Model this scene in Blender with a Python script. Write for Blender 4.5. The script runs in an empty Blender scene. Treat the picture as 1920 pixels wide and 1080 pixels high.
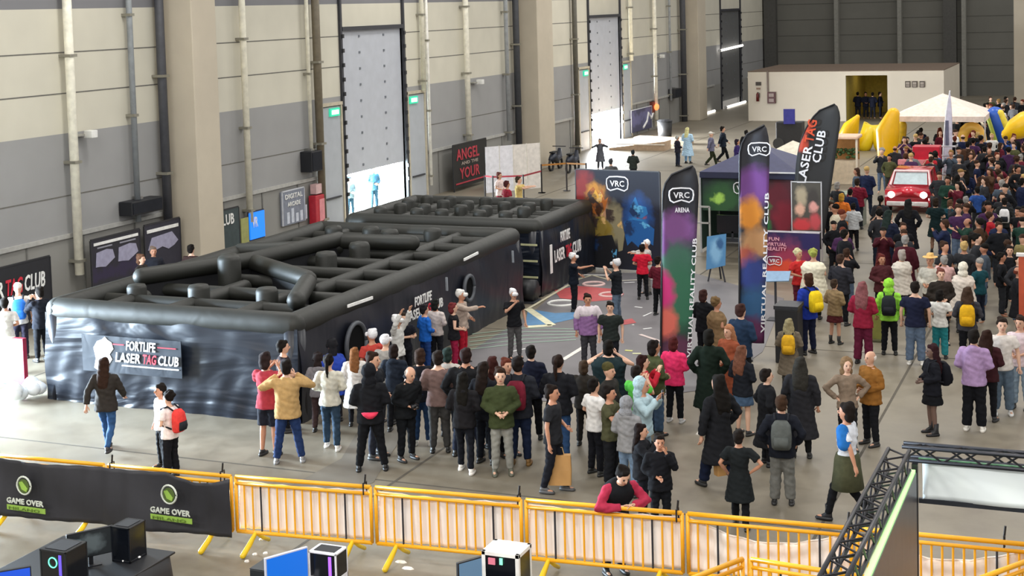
import bpy, math, random
import numpy as np
from mathutils import Vector, Matrix
from math import sin, cos, pi, atan2, radians, hypot

SC = bpy.context.scene
COL = SC.collection
random.seed(7)

# ---------------------------------------------------------------- camera
F = 2720.0; CX = 960.0; CY = 192.0; CAMH = 8.0
yv = np.array([2100 - CX, CY + 18, -F]); yv /= np.linalg.norm(yv)
zv = np.cross(yv, -np.array([1, .028, 0.])); zv /= np.linalg.norm(zv)
if zv[1] < 0: zv = -zv
xv = np.cross(yv, zv)
RM = np.array([xv, yv, zv])
cd = bpy.data.cameras.new('camera'); cam = bpy.data.objects.new('camera', cd); COL.objects.link(cam)
m4 = Matrix([list(RM[i]) + [0] for i in range(3)] + [[0, 0, 0, 1]])
m4.translation = Vector((0, 0, CAMH)); cam.matrix_world = m4
cd.sensor_width = 36.0; cd.lens = 36.0 * F / 1920.0
cd.shift_y = -(540 - CY) / 1920.0; cd.clip_end = 400
SC.camera = cam

def at(px, py, h=0.0):
    """point of the place that lies at height h on the sight line of a photo pixel"""
    d = RM @ np.array([px - CX, CY - py, -F]); t = (h - CAMH) / d[2]
    return d[0] * t, d[1] * t

# ---------------------------------------------------------------- world, lights, exposure
W = bpy.data.worlds.new('hall_light'); SC.world = W; W.use_nodes = True
bg = W.node_tree.nodes['Background']; bg.inputs[0].default_value = (1.0, .985, .96, 1); bg.inputs[1].default_value = .62
SC.view_settings.view_transform = 'Standard'; SC.view_settings.look = 'None'
SC.view_settings.gamma = 1; SC.view_settings.use_curve_mapping = False
SC.view_settings.exposure = 0.42

def area(name, loc, rot, sx, sy, power, color=(1, 1, 1)):
    l = bpy.data.lights.new(name, 'AREA'); l.shape = 'RECTANGLE'; l.size = sx; l.size_y = sy
    l.energy = power; l.color = color
    o = bpy.data.objects.new(name, l); COL.objects.link(o); o.location = loc; o.rotation_euler = rot
    if name == 'daylight': o.visible_camera = True
    return o
WX = -27.4                                   # inner face of the left wall
# daylight beyond the three loading doors of the left wall
area('daylight', (WX - 1.2, 22.4, 2.0), (0, radians(-90), 0), 4.0, 7.0, 17000, (.70, .86, 1))
area('daylight', (WX - 1.6, 54.0, 1.25), (0, radians(-90), 0), 2.5, 12.0, 4200, (.80, .96, 1))
area('daylight', (WX - 1.6, 82.5, 1.3), (0, radians(-90), 0), 2.6, 13.0, 20000, (.95, .98, 1))
# unseen fill lights added overhead, with a stronger row behind the camera
for lx in (-21, -11, -1):
    for ly in (-4, 12, 32, 52, 72):
        area('overhead_fill', (lx, ly, 15), (0, 0, 0), 2.5, 2.5, 1500 if ly < 0 else 480, (1, .97, .91))

# ---------------------------------------------------------------- materials
def lin(c):
    if isinstance(c, str):
        c = tuple(int(c[i:i + 2], 16) / 255 for i in (0, 2, 4))
    return tuple(x / 12.92 if x <= .04045 else ((x + .055) / 1.055) ** 2.4 for x in c)
MC = {}
def mat(c, rough=.7, metal=0., var=.12, scale=6., bump=0., emit=0., coat=0.):
    k = (c, rough, metal, var, scale, bump, emit, coat)
    if k in MC: return MC[k]
    m = bpy.data.materials.new('surface_' + str(c)); m.use_nodes = True
    n = m.node_tree; p = n.nodes['Principled BSDF']; L = n.links.new
    r, g, b = lin(c)
    if rough >= .8: p.inputs['Specular IOR Level'].default_value = .15
    p.inputs['Roughness'].default_value = rough; p.inputs['Metallic'].default_value = metal
    if coat: p.inputs['Coat Weight'].default_value = coat
    if emit:
        p.inputs['Base Color'].default_value = (r, g, b, 1)
        p.inputs['Emission Color'].default_value = (r, g, b, 1); p.inputs['Emission Strength'].default_value = emit
    else:
        tc = n.nodes.new('ShaderNodeTexCoord'); no = n.nodes.new('ShaderNodeTexNoise')
        no.inputs['Scale'].default_value = scale; no.inputs['Detail'].default_value = 4
        L(tc.outputs['Object'], no.inputs['Vector'])
        cr = n.nodes.new('ShaderNodeValToRGB'); e = cr.color_ramp.elements
        e[0].position = .3; e[1].position = .7
        e[0].color = (r * (1 - var), g * (1 - var), b * (1 - var), 1)
        e[1].color = (min(1, r * (1 + var)), min(1, g * (1 + var)), min(1, b * (1 + var)), 1)
        L(no.outputs['Fac'], cr.inputs['Fac']); L(cr.outputs['Color'], p.inputs['Base Color'])
        if bump:
            bp = n.nodes.new('ShaderNodeBump'); bp.inputs['Strength'].default_value = bump; bp.inputs['Distance'].default_value = .03
            L(no.outputs['Fac'], bp.inputs['Height']); L(bp.outputs['Normal'], p.inputs['Normal'])
    MC[k] = m
    return m

def print_mat(base, blobs, distort=.25, scale=3., rough=.6):
    """printed artwork: soft coloured patches (u, v, ru, rv, colour) in object X/Z metres"""
    m = bpy.data.materials.new('printed_cloth'); m.use_nodes = True
    n = m.node_tree; p = n.nodes['Principled BSDF']; L = n.links.new; p.inputs['Roughness'].default_value = rough
    tc = n.nodes.new('ShaderNodeTexCoord'); no = n.nodes.new('ShaderNodeTexNoise')
    no.inputs['Scale'].default_value = scale; no.inputs['Detail'].default_value = 6
    L(tc.outputs['Object'], no.inputs['Vector'])
    sub = n.nodes.new('ShaderNodeVectorMath'); sub.operation = 'SUBTRACT'; sub.inputs[1].default_value = (.5, .5, .5)
    L(no.outputs['Color'], sub.inputs[0])
    sc = n.nodes.new('ShaderNodeVectorMath'); sc.operation = 'SCALE'; sc.inputs['Scale'].default_value = distort * 4
    L(sub.outputs[0], sc.inputs[0])
    ad = n.nodes.new('ShaderNodeVectorMath'); ad.operation = 'ADD'
    L(tc.outputs['Object'], ad.inputs[0]); L(sc.outputs[0], ad.inputs[1])
    last = None; r, g, b = lin(base)
    for (u, v, ru, rv, c) in blobs:
        s1 = n.nodes.new('ShaderNodeVectorMath'); s1.operation = 'SUBTRACT'; s1.inputs[1].default_value = (u, 0, v)
        L(ad.outputs[0], s1.inputs[0])
        s2 = n.nodes.new('ShaderNodeVectorMath'); s2.operation = 'MULTIPLY'; s2.inputs[1].default_value = (1 / ru, 0, 1 / rv)
        L(s1.outputs[0], s2.inputs[0])
        ln = n.nodes.new('ShaderNodeVectorMath'); ln.operation = 'LENGTH'; L(s2.outputs[0], ln.inputs[0])
        mr = n.nodes.new('ShaderNodeMapRange'); mr.inputs['From Min'].default_value = 1.1; mr.inputs['From Max'].default_value = .55
        L(ln.outputs['Value'], mr.inputs['Value'])
        mx = n.nodes.new('ShaderNodeMix'); mx.data_type = 'RGBA'
        L(mr.outputs[0], mx.inputs['Factor'])
        if last: L(last, mx.inputs['A'])
        else: mx.inputs['A'].default_value = (r, g, b, 1)
        mx.inputs['B'].default_value = lin(c) + (1,)
        last = mx.outputs['Result']
    L(last, p.inputs['Base Color'])
    return m

# ---------------------------------------------------------------- mesh building
class MB:
    def __init__(s): s.v = []; s.f = []; s.mi = []
    def add(s, V, Fa, mi=0):
        o = len(s.v); s.v += [tuple(v) for v in V]; s.f += [tuple(i + o for i in f) for f in Fa]; s.mi += [mi] * len(Fa); return s
    def box(s, x0, x1, y0, y1, z0, z1, mi=0):
        V = [(x, y, z) for z in (z0, z1) for y in (y0, y1) for x in (x0, x1)]
        return s.add(V, [(0, 2, 3, 1), (4, 5, 7, 6), (0, 1, 5, 4), (2, 6, 7, 3), (0, 4, 6, 2), (1, 3, 7, 5)], mi)
    def bar(s, a, b, w, h=None, mi=0, up=(0, 0, 1)):
        """a square bar from a to b"""
        h = h or w; a = Vector(a); b = Vector(b); d = (b - a).normalized(); u = Vector(up)
        if abs(d.dot(u)) > .95: u = Vector((1, 0, 0))
        x = d.cross(u).normalized() * w / 2; y = x.cross(d).normalized() * h / 2
        V = [p + sx * x + sy * y for p in (a, b) for sx, sy in ((-1, -1), (1, -1), (1, 1), (-1, 1))]
        return s.add(V, [(0, 3, 2, 1), (4, 5, 6, 7), (0, 1, 5, 4), (1, 2, 6, 5), (2, 3, 7, 6), (3, 0, 4, 7)], mi)
    def tube(s, pts, r, n=10, mi=0, rnd=False, flat=1.0):
        pts = [Vector(p) for p in pts]; k = len(pts)
        r = list(r) if hasattr(r, '__len__') else [r] * k
        if rnd:
            d0 = (pts[0] - pts[1]).normalized(); d1 = (pts[-1] - pts[-2]).normalized()
            a = [(pts[0] + d0 * r[0] * q, r[0] * w) for q, w in ((.98, .2), (.8, .6), (.45, .9))]
            b = [(pts[-1] + d1 * r[-1] * q, r[-1] * w) for q, w in ((.45, .9), (.8, .6), (.98, .2))]
            pts = [q for q, _ in a] + pts + [q for q, _ in b]; r = [w for _, w in a] + r + [w for _, w in b]; k = len(pts)
        V = []; u = None
        for i in range(k):
            t = (pts[min(i + 1, k - 1)] - pts[max(i - 1, 0)]).normalized()
            if u is None:
                u = Vector((0, 0, 1)) if abs(t.z) < .9 else Vector((1, 0, 0))
            u = (u - t * u.dot(t)).normalized(); w = t.cross(u)
            for j in range(n):
                a = 2 * pi * j / n; V.append(pts[i] + (u * cos(a) * flat + w * sin(a)) * r[i])
        Fa = [(i * n + j, i * n + (j + 1) % n, (i + 1) * n + (j + 1) % n, (i + 1) * n + j) for i in range(k - 1) for j in range(n)]
        Fa += [tuple(reversed(range(n))), tuple(range((k - 1) * n, k * n))]
        return s.add(V, Fa, mi)
    def loft(s, rings, n=16, mi=0, pw=1.0):
        """rings: (cx, cy, z, rx, ry)"""
        V = []
        for (cx, cy, z, rx, ry) in rings:
            for j in range(n):
                a = 2 * pi * j / n; c, q = cos(a), sin(a)
                V.append((cx + rx * abs(c) ** pw * (1 if c > 0 else -1), cy + ry * abs(q) ** pw * (1 if q > 0 else -1), z))
        k = len(rings)
        Fa = [(i * n + j, i * n + (j + 1) % n, (i + 1) * n + (j + 1) % n, (i + 1) * n + j) for i in range(k - 1) for j in range(n)]
        Fa += [tuple(reversed(range(n))), tuple(range((k - 1) * n, k * n))]
        return s.add(V, Fa, mi)
    def ell(s, c, r, n=14, m=8, mi=0):
        rings = []
        for i in range(m + 1):
            t = -pi / 2 + pi * (i + .12) / (m + .24) if 0 < i < m else (-pi / 2 + .12 if i == 0 else pi / 2 - .12)
            rings.append((c[0], c[1], c[2] + r[2] * sin(t), r[0] * cos(t), r[1] * cos(t)))
        return s.loft(rings, n, mi)
    def prism(s, poly, o, u, v, th, mi=0):
        """2D outline placed at o along u, v with thickness th"""
        o = Vector(o); u = Vector(u); v = Vector(v); w = u.cross(v).normalized() * th
        n = len(poly); V = [o + u * a + v * b for a, b in poly] + [o + u * a + v * b + w for a, b in poly]
        Fa = [tuple(reversed(range(n))), tuple(range(n, 2 * n))] + [(i, (i + 1) % n, n + (i + 1) % n, n + i) for i in range(n)]
        return s.add(V, Fa, mi)
    def grid(s, fn, nu, nv, th=None, mi=0):
        V = [fn(i / nu, j / nv) for j in range(nv + 1) for i in range(nu + 1)]
        Fa = [(j * (nu + 1) + i, j * (nu + 1) + i + 1, (j + 1) * (nu + 1) + i + 1, (j + 1) * (nu + 1) + i) for j in range(nv) for i in range(nu)]
        return s.add(V, Fa, mi)
    def mesh(s, name, off=(0, 0, 0), smooth=False):
        me = bpy.data.meshes.new(name)
        me.from_pydata([(v[0] - off[0], v[1] - off[1], v[2] - off[2]) for v in s.v], [], s.f)
        if any(s.mi): me.polygons.foreach_set('material_index', s.mi)
        if smooth: me.polygons.foreach_set('use_smooth', [True] * len(s.f))
        me.update(); return me

def tag(o, label=None, cat=None, group=None, kind=None):
    if label: o['label'] = label
    if cat: o['category'] = cat
    if group: o['group'] = group
    if kind: o['kind'] = kind
    return o
def thing(name, loc, label, cat, group=None, rz=0.):
    o = bpy.data.objects.new(name, None); COL.objects.link(o); o.location = loc; o.rotation_euler = (0, 0, rz)
    o.empty_display_size = .1
    return tag(o, label, cat, group)
def worldloc(p):
    l = Vector(p.location); q = p.parent
    while q: l += Vector(q.location); q = q.parent
    return l
def obj(name, mb, m, parent=None, smooth=False, bev=0., label=None, local=False):
    """mesh given in place coordinates; its origin goes to its base (or its parent's)"""
    if parent is not None: off = (0, 0, 0) if local else worldloc(parent)
    else:
        a = np.array(mb.v); off = ((a[:, 0].min() + a[:, 0].max()) / 2, (a[:, 1].min() + a[:, 1].max()) / 2, a[:, 2].min())
    me = mb.mesh(name, off, smooth)
    for q in (m if isinstance(m, (list, tuple)) else [m]): me.materials.append(q)
    o = bpy.data.objects.new(name, me); COL.objects.link(o)
    if parent is not None: o.parent = parent
    else: o.location = off
    if bev:
        b = o.modifiers.new('bevel', 'BEVEL'); b.width = bev; b.segments = 2; b.limit_method = 'ANGLE'
    if label: o['label'] = label
    return o
def struct(name, mb, m, smooth=False, bev=0.):
    return tag(obj(name, mb, m, None, smooth, bev), kind='structure')

TEXTS = []
def text(s, o, u, v, w, h, m, parent, name='lettering', shear=0., bold=.02, local=False):
    """lettering whose box starts at corner o (place coordinates), runs w along u and h along v"""
    TEXTS.append((s, Vector(o), Vector(u).normalized(), Vector(v).normalized(), w, h, m, parent, name, shear, bold, local))
def flush_texts():
    tmp = []
    for t in TEXTS:
        c = bpy.data.curves.new('t', 'FONT'); c.body = t[0]; c.offset = t[10]; c.extrude = .01; c.resolution_u = 2
        c.space_character = 1.05
        q = bpy.data.objects.new('t', c); COL.objects.link(q); tmp.append(q)
    dg = bpy.context.evaluated_depsgraph_get(); dg.update()
    for t, q in zip(TEXTS, tmp):
        me = bpy.data.meshes.new_from_object(q.evaluated_get(dg))
        s, o, u, v, w, h, m, parent, name, shear, bold, local = t
        a = np.array([tuple(x.co) for x in me.vertices]); lo = a.min(0); hi = a.max(0); d = np.maximum(hi - lo, 1e-6)
        n = u.cross(v); off = Vector((0, 0, 0)) if local else worldloc(parent)
        for x in me.vertices:
            a_ = (x.co.x - lo[0]) / d[0] * w; b_ = (x.co.y - lo[1]) / d[1] * h; c_ = (x.co.z - lo[2]) / d[2] * .012
            x.co = o + u * (a_ + shear * b_) + v * b_ + n * c_ - off
        me.materials.clear(); me.materials.append(m)
        me.update()
        r = bpy.data.objects.new(name, me); COL.objects.link(r); r.parent = parent
    for q in tmp:
        c = q.data; bpy.data.objects.remove(q); bpy.data.curves.remove(c)

# ================================================================ the hall
def floor_material():
    m = mat('837b6c', .42, 0, .10, .35, 0); n = m.node_tree; L = n.links.new; p = n.nodes['Principled BSDF']
    tc = [x for x in n.nodes if x.type == 'TEX_COORD'][0]; cr = [x for x in n.nodes if x.type == 'VALTORGB'][0]
    no = n.nodes.new('ShaderNodeTexNoise'); no.inputs['Scale'].default_value = 1.7; no.inputs['Detail'].default_value = 8; no.inputs['Roughness'].default_value = .7
    L(tc.outputs['Object'], no.inputs['Vector'])
    r2 = n.nodes.new('ShaderNodeValToRGB'); r2.color_ramp.elements[0].position = .3; r2.color_ramp.elements[0].color = (.72, .70, .68, 1)
    r2.color_ramp.elements[1].position = .62; r2.color_ramp.elements[1].color = (1, 1, 1, 1)
    L(no.outputs['Fac'], r2.inputs['Fac'])
    mx = n.nodes.new('ShaderNodeMix'); mx.data_type = 'RGBA'; mx.blend_type = 'MULTIPLY'; mx.inputs['Factor'].default_value = 1
    L(cr.outputs['Color'], mx.inputs['A']); L(r2.outputs['Color'], mx.inputs['B'])
    L(mx.outputs['Result'], p.inputs['Base Color'])
    L(no.outputs['Fac'], p.inputs['Roughness'])
    mr = n.nodes.new('ShaderNodeMapRange'); mr.inputs['To Min'].default_value = .3; mr.inputs['To Max'].default_value = .6
    L(no.outputs['Fac'], mr.inputs['Value']); L(mr.outputs[0], p.inputs['Roughness'])
    return m
struct('floor', MB().box(-31, 14, 2, 125, -.2, 0), floor_material())
jm = mat('5c574f', .8)
for i, y in enumerate((11, 21.5, 32.8, 44, 55.2, 66.4, 77.6, 88.8)):
    struct('trim_%d' % (i + 1), MB().box(WX, 14, y - .025, y + .025, 0, .002), jm)
for i, x in enumerate((-22.6, -11.4, -4.2, 3)):
    struct('trim_%d' % (i + 20), MB().box(x - .025, x + .025, 2, 124, .0, .003), jm)
# darker patch of floor
for i, q in enumerate((((470, 980), (700, 905), (790, 760), (700, 760), (640, 860), (380, 1000)),)):
    b = MB().prism([at(*p) for p in q], (0, 0, .001), (1, 0, 0), (0, 1, 0), .003)
    struct('trim_%d' % (i + 30), b, mat('6f695f', .5, 0, .1, 1.2))

def wall_material():
    m = bpy.data.materials.new('panelled_wall'); m.use_nodes = True; n = m.node_tree; L = n.links.new; p = n.nodes['Principled BSDF']
    p.inputs['Roughness'].default_value = .75
    g = n.nodes.new('ShaderNodeNewGeometry'); s = n.nodes.new('ShaderNodeSeparateXYZ'); L(g.outputs['Position'], s.inputs[0])
    mp = n.nodes.new('ShaderNodeMapRange'); mp.inputs['From Max'].default_value = 14; L(s.outputs['Z'], mp.inputs['Value'])
    r = n.nodes.new('ShaderNodeValToRGB'); r.color_ramp.interpolation = 'CONSTANT'; e = r.color_ramp.elements
    cols = [(0, '8a8985'), (1.9 / 14, '959595'), (4.77 / 14, 'c8c4b5'), (8.3 / 14, '78787c')]
    e[0].position = 0; e[0].color = lin(cols[0][1]) + (1,); e[1].position = cols[1][0]; e[1].color = lin(cols[1][1]) + (1,)
    for q in cols[2:]:
        x = e.new(q[0]); x.color = lin(q[1]) + (1,)
    L(mp.outputs[0], r.inputs['Fac'])
    no = n.nodes.new('ShaderNodeTexNoise'); no.inputs['Scale'].default_value = .8; L(g.outputs['Position'], no.inputs['Vector'])
    r2 = n.nodes.new('ShaderNodeMapRange'); r2.inputs['To Min'].default_value = .9; r2.inputs['To Max'].default_value = 1.1; L(no.outputs['Fac'], r2.inputs['Value'])
    mx = n.nodes.new('ShaderNodeVectorMath'); mx.operation = 'SCALE'; L(r.outputs['Color'], mx.inputs[0]); L(r2.outputs[0], mx.inputs['Scale'])
    L(mx.outputs[0], p.inputs['Base Color'])
    return m
wm = wall_material()
DOORS = [(19.5, 24.5), (48.5, 53.6), (76.45, 81.9), (105.5, 111.5)]
w = MB(); y = 5.0
for a, b in DOORS:
    w.box(WX - .3, WX, y, a, 0, 14); w.box(WX - .3, WX, a, b, 7.35, 14); y = b
w.box(WX - .3, WX, y, 122, 0, 14)
struct('wall_left', w, wm)
seam = mat('6d6b66', .8)
s = MB()
for z in (3.05, 5.94, 7.09, 9.4):
    yy = 5.0
    for a, b in DOORS:
        s.box(WX, WX + .006, yy, a, z - .018, z + .018); yy = b
    s.box(WX, WX + .006, yy, 120, z - .018, z + .018)
struct('trim_50', s, seam)
ledge = MB(); yy = 5.0
for a, b in DOORS:
    ledge.box(WX, WX + .07, yy, a - 2.1, 1.86, 1.98); yy = b + 2.1
ledge.box(WX, WX + .07, yy, 120, 1.86, 1.98)
struct('trim_51', ledge, mat('a9a8a4', .6))
rib = MB(); y = 5
while y < 96:
    if not any(a - 2.1 < y < b + 2.1 for a, b in DOORS): rib.box(WX, WX + .03, y, y + .05, 0, 1.86)
    y += 2.35
struct('trim_52', rib, mat('6f6e6b', .7))
# raised loading doors
dpm = mat('b3b7c0', .5, 0, .05, 2); dkm = mat('33343a', .6)
k = 0
for (a, b), zb in zip(DOORS, (4.4, 1.75, 1.85, .55)):
    k += 1
    pm = dpm if k < 4 else mat('5b5c5d', .6, 0, .06, 2)
    d = thing('door_%d' % k, (WX - .06, (a + b) / 2, 0), None, None); d['kind'] = 'structure'
    obj('door_panel', MB().box(WX - .16, WX - .04, a + .06, b - .06, zb, 7.3), pm, d)
    obj('frame', MB().box(WX - .1, WX + .1, a - .14, a, 0, 9.2).box(WX - .1, WX + .1, b, b + .14, 0, 9.2).box(WX - .06, WX + .12, a, b, 7.28, 7.44), dkm, d)
    st = MB()
    for r in range(9):
        for yy in (a + (b - a) * .3, a + (b - a) * .7):
            z = 7.05 - r * .63
            if z > zb + .1: st.box(WX - .05, WX - .01, yy - .05, yy + .05, z - .045, z + .045)
    obj('studs', st, mat('6f747c', .5), d)
    rl = MB()
    for r in range(12):
        for yy in (a - .03, b + .03):
            z = 7.1 - r * .55; rl.box(WX + .08, WX + .16, yy - .06, yy + .06, z - .09, z + .06)
    obj('hinge', rl, mat('24252a', .5), d)
# yard outside the doors
struct('ground', MB().box(-60, -31, 5, 100, -.25, -.02), mat('c9cbc8', .8))
# side doors with lit exit signs
exm = mat('d8fff0', .5, emit=1.6); grm = mat('2fb08a', .5, emit=.8); pdm = mat('a9aeb5', .5, 0, .05, 2)
i = 10
for a, b in DOORS[:3]:
    for y0, y1, sg in ((a - 1.95, a - .2, 1), (b + .2, b + 1.9, -1)):
        i += 1
        d = thing('door_%d' % i, (WX, (y0 + y1) / 2, 0), None, None); d['kind'] = 'structure'
        obj('door_panel', MB().box(WX + .01, WX + .05, y0 + .1, y1 - .1, 0, 4.45), pdm, d, bev=.005)
        obj('frame', MB().box(WX, WX + .1, y0, y0 + .1, 0, 4.6).box(WX, WX + .1, y1 - .1, y1, 0, 4.6).box(WX, WX + .12, y0, y1, 4.5, 4.62), mat('b9b09c', .6), d)
        obj('push_bar', MB().box(WX + .05, WX + .12, y0 + .3, y1 - .3, 1.0, 1.06), dkm, d)
        yc = y0 + (1.15 if sg > 0 else .55)
        g_ = thing('exit_sign', (WX + .1, yc, 4.25), 'green exit sign %s the %s raised door' % (
            'on the near side of' if sg > 0 else 'on the far side of', {1: 'frontmost', 2: 'large middle', 3: 'farther'}[DOORS.index((a, b)) + 1]), 'exit sign')
        obj('housing', MB().box(WX + .05, WX + .12, yc - .36, yc + .36, 4.1, 4.4), grm, g_)
        obj('light_panel', MB().box(WX + .12, WX + .135, yc - .25, yc + .25, 4.17, 4.33), exm, g_)
# columns
cm = mat('beb4a2', .75, 0, .06, .8)
for i, (y0, y1) in enumerate(((37.3, 38.6), (65.9, 68.0), (95.2, 97.2))):
    struct('wall_left_column', MB().box(WX, WX + 1.15, y0, y1, 0, 14), cm, bev=.03)
# downpipes, conduits and the dark strip by the first column
PIPES = [(32.7, .13, .8, 'f0ecdc', 'thick cream downpipe on the left wall nearest the viewer'),
         (35.5, .09, 1.9, '8a8f93', 'grey steel conduit between the thick cream downpipe and the first column'),
         (36.9, .14, 0, '45464c', 'dark duct running down beside the first concrete column'),
         (41.5, .11, 1.0, 'e6e2d0', 'cream downpipe just past the first concrete column'),
         (45.75, .07, 2.6, 'e6e2d0', 'thin cream pipe above the small black speaker by the middle loading door'),
         (46.25, .15, 0, '6f6655', 'brown steel post at the near side of the middle loading door'),
         (55.1, .10, 4.6, 'e0dcca', 'cream pipe ending above the exit beyond the middle loading door'),
         (55.6, .07, .5, 'f0eee8', 'thin white pipe reaching down beyond the middle loading door'),
         (59.5, .13, 1.9, 'f0ecdc', 'cream downpipe over the red lettered banner'),
         (64.2, .10, 1.6, '9b9fa2', 'grey pipe just before the second column'),
         (65.3, .16, 0, '3f4146', 'dark duct tight against the second column'),
         (73.6, .14, 0, '5c5950', 'dark steel post before the farther loading door'),
         (83.4, .12, 4.6, 'e6e2d0', 'cream pipe above the exit beyond the farther loading door'),
         (88.2, .13, .2, 'f0ecdc', 'cream downpipe reaching the floor past the farther loading door'),
         (91.7, .08, 1.6, '9b9fa2', 'slim grey pipe above the wall speaker at the third column'),
         (94.4, .2, 0, '44454a', 'dark duct in front of the third column')]
for y, r, z0, c, lb in PIPES:
    o = thing('downpipe', (WX + .12 + r, y, z0), lb, 'pipe')
    obj('pipe', MB().tube([(WX + .12 + r, y, z0), (WX + .12 + r, y, 13.9)], r, 12), mat(c, .5), o, True)
    for z in (z0 + .4, z0 + 3.2, z0 + 6.2): obj('bracket', MB().box(WX, WX + .14 + 2 * r, y - r * 1.2, y + r * 1.2, z - .04, z + .04), mat('8f8c80', .5, .4), o)
# little white floodlights on the downpipes
for y, z, lb in ((33.4, 4.72, 'small white floodlight clipped to the thick near downpipe'), (60.8, 4.62, 'small white floodlight beside the downpipe over the red banner'), (89.6, 4.6, 'small white floodlight past the farther loading door')):
    o = thing('floodlight', (WX + .2, y, z), lb, 'lamp')
    obj('housing', MB().box(WX + .15, WX + .45, y - .13, y + .13, z - .1, z + .12), mat('d9d9d6', .4), o, bev=.02)
    obj('bracket', MB().box(WX, WX + .2, y - .5, y + .03, z - .03, z + .02), mat('9c9a92', .5), o)
# wall speakers
for y, z, w_, h_, lb in ((35.6, 2.15, 1.5, .42, 'wide black speaker box on the wall before the first column'), (45.6, 2.25, .75, .75, 'black speaker box on the wall at the near side of the middle loading door'), (92.4, 1.75, 1.4, .6, 'black speaker box hung by the third column')):
    o = thing('wall_speaker', (WX + .3, y, z), lb, 'speaker')
    obj('cabinet', MB().box(WX + .02, WX + .5, y - w_ / 2, y + w_ / 2, z, z + h_), mat('17191f', .5), o, bev=.02)
    obj('grille', MB().box(WX + .5, WX + .52, y - w_ / 2 + .05, y + w_ / 2 - .05, z + .05, z + h_ - .05), mat('24262c', .8), o)
    obj('bracket', MB().box(WX, WX + .3, y - .06, y + .06, z + h_, z + h_ + .08), mat('8b8b88', .4, .6), o)

# back wall and the white rooms in front of it
bw = mat('6f6e68', .8, 0, .06, .4)  # grey takes the shade over these panels into the base colour
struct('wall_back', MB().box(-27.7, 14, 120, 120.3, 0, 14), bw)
b = MB()
for z in (1.1, 2.4, 3.7, 5.0, 6.3, 7.6): b.box(WX, 14, 119.985, 120, z - .02, z + .02)
struct('trim_60', b, mat('54534e', .8))
for i, px in enumerate((1446, 1570, 1688, 1782, 1808)):
    X = (RM @ np.array([px - CX, CY - 100, -F])); X = X[0] / X[1] * 119.7
    struct('trim_%d' % (61 + i), MB().box(X - (.5 if i in (0, 3) else .16), X + (.5 if i in (0, 3) else .16), 119.3, 120, 0, 14), mat('4c4b48' if i in (0, 3) else '84837c', .7))
X = (RM @ np.array([1918 - CX, CY - 100, -F])); X = X[0] / X[1] * 112
struct('wall_back_column', MB().box(X - .6, X + .9, 111.5, 113, 0, 14), cm, bev=.03)
rmw = mat('c9c0b0', .7, 0, .04, .5)
r = MB(); x0, x1, d0, d1 = -22.9, -10.3, -16.45, -13.8
r.box(x0, d0, 95.2, 95.4, 0, 3.25); r.box(d1, x1, 95.2, 95.4, 0, 3.25); r.box(d0, d1, 95.2, 95.4, 2.98, 3.25)
r.box(x0, x0 + .2, 95.4, 103, 0, 3.25); r.box(x1 - .2, x1, 95.4, 105, 0, 3.25)
struct('wall_room', r, rmw)
struct('ceiling_room', MB().box(x0, x1, 95.2, 105, 3.25, 3.3), mat('6f5f52', .8))
struct('wall_room_inner', MB().box(-18.5, -12, 103.0, 103.2, 0, 3.2), mat('cdb654', .7))
struct('wall_room_side', MB().box(-16.6, -16.45, 95.4, 103, 0, 3.2), mat('cdb654', .7))
o = thing('doorway_lamp', (-15, 99, 3.1), 'ceiling lamp inside the yellow doorway of the white room', 'lamp')
obj('housing', MB().box(-15.6, -14.4, 98.6, 99.4, 3.12, 3.24), mat('fff0c0', .5, emit=3), o)
def onback(px, py, Y=95.15):
    d = RM @ np.array([px - CX, CY - py, -F]); t = Y / d[1]; return d[0] * t, d[2] * t + CAMH
for k, px in enumerate((1702, 1715, 1729)):
    X, Z = onback(px, 158); o = thing('wall_notice', (X, 95.15, Z - .2), '%s of the three small square notices on the white room' % ('leftmost', 'middle', 'rightmost')[k], 'notice', 'square notices on the white room')
    obj('plate', MB().box(X - .16, X + .16, 95.13, 95.2, Z - .2, Z + .2), mat('4a4038', .6), o)
    obj('sheet', MB().box(X - .11, X + .11, 95.12, 95.13, Z - .02, Z + .14).box(X - .11, X + .11, 95.12, 95.13, Z - .15, Z - .06), mat('9a9086', .6), o)
X, Z = onback(1447, 183); o = thing('fire_cabinet', (X, 95.1, Z - .3), 'dark red fire hose cabinet on the white room wall', 'cabinet')
obj('body', MB().box(X - .27, X + .27, 95.02, 95.2, Z - .38, Z + .38), mat('4a1c1c', .5), o)
obj('window', MB().box(X - .16, X + .16, 95.0, 95.02, Z + .06, Z + .28).box(X - .16, X + .16, 95.0, 95.02, Z - .28, Z - .06), mat('8d7a72', .4), o)
obj('feed_pipe', MB().box(X - .3, X - .2, 95.08, 95.18, Z + .38, 3.3), mat('6b5a50', .5), o)
X, Z = onback(1421, 180); o = thing('fire_extinguisher', (X, 95.1, Z - .4), 'dark red extinguisher under a round sign near the left end of the white room', 'extinguisher')
obj('cylinder', MB().tube([(X, 95.08, Z - .35), (X, 95.08, Z + .12), (X, 95.08, Z + .25)], [.1, .1, .03], 10), mat('5a1512', .4), o, True)
obj('hose', MB().tube([(X, 95.06, Z + .25), (X + .14, 95.04, Z + .2), (X + .12, 95.04, Z - .1)], .025, 6), mat('222222', .5), o)
X, Z = onback(1422, 157); o = thing('wall_sign', (X, 95.12, Z - .1), 'small dark sign above the extinguisher on the white room', 'sign')
obj('plate', MB().box(X - .18, X + .18, 95.12, 95.2, Z - .12, Z + .12), mat('3c332c', .6), o)
obj('pictogram', MB().box(X - .14, X + .14, 95.1, 95.12, Z - .38, Z - .26), mat('8a6f5c', .6), o)

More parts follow.
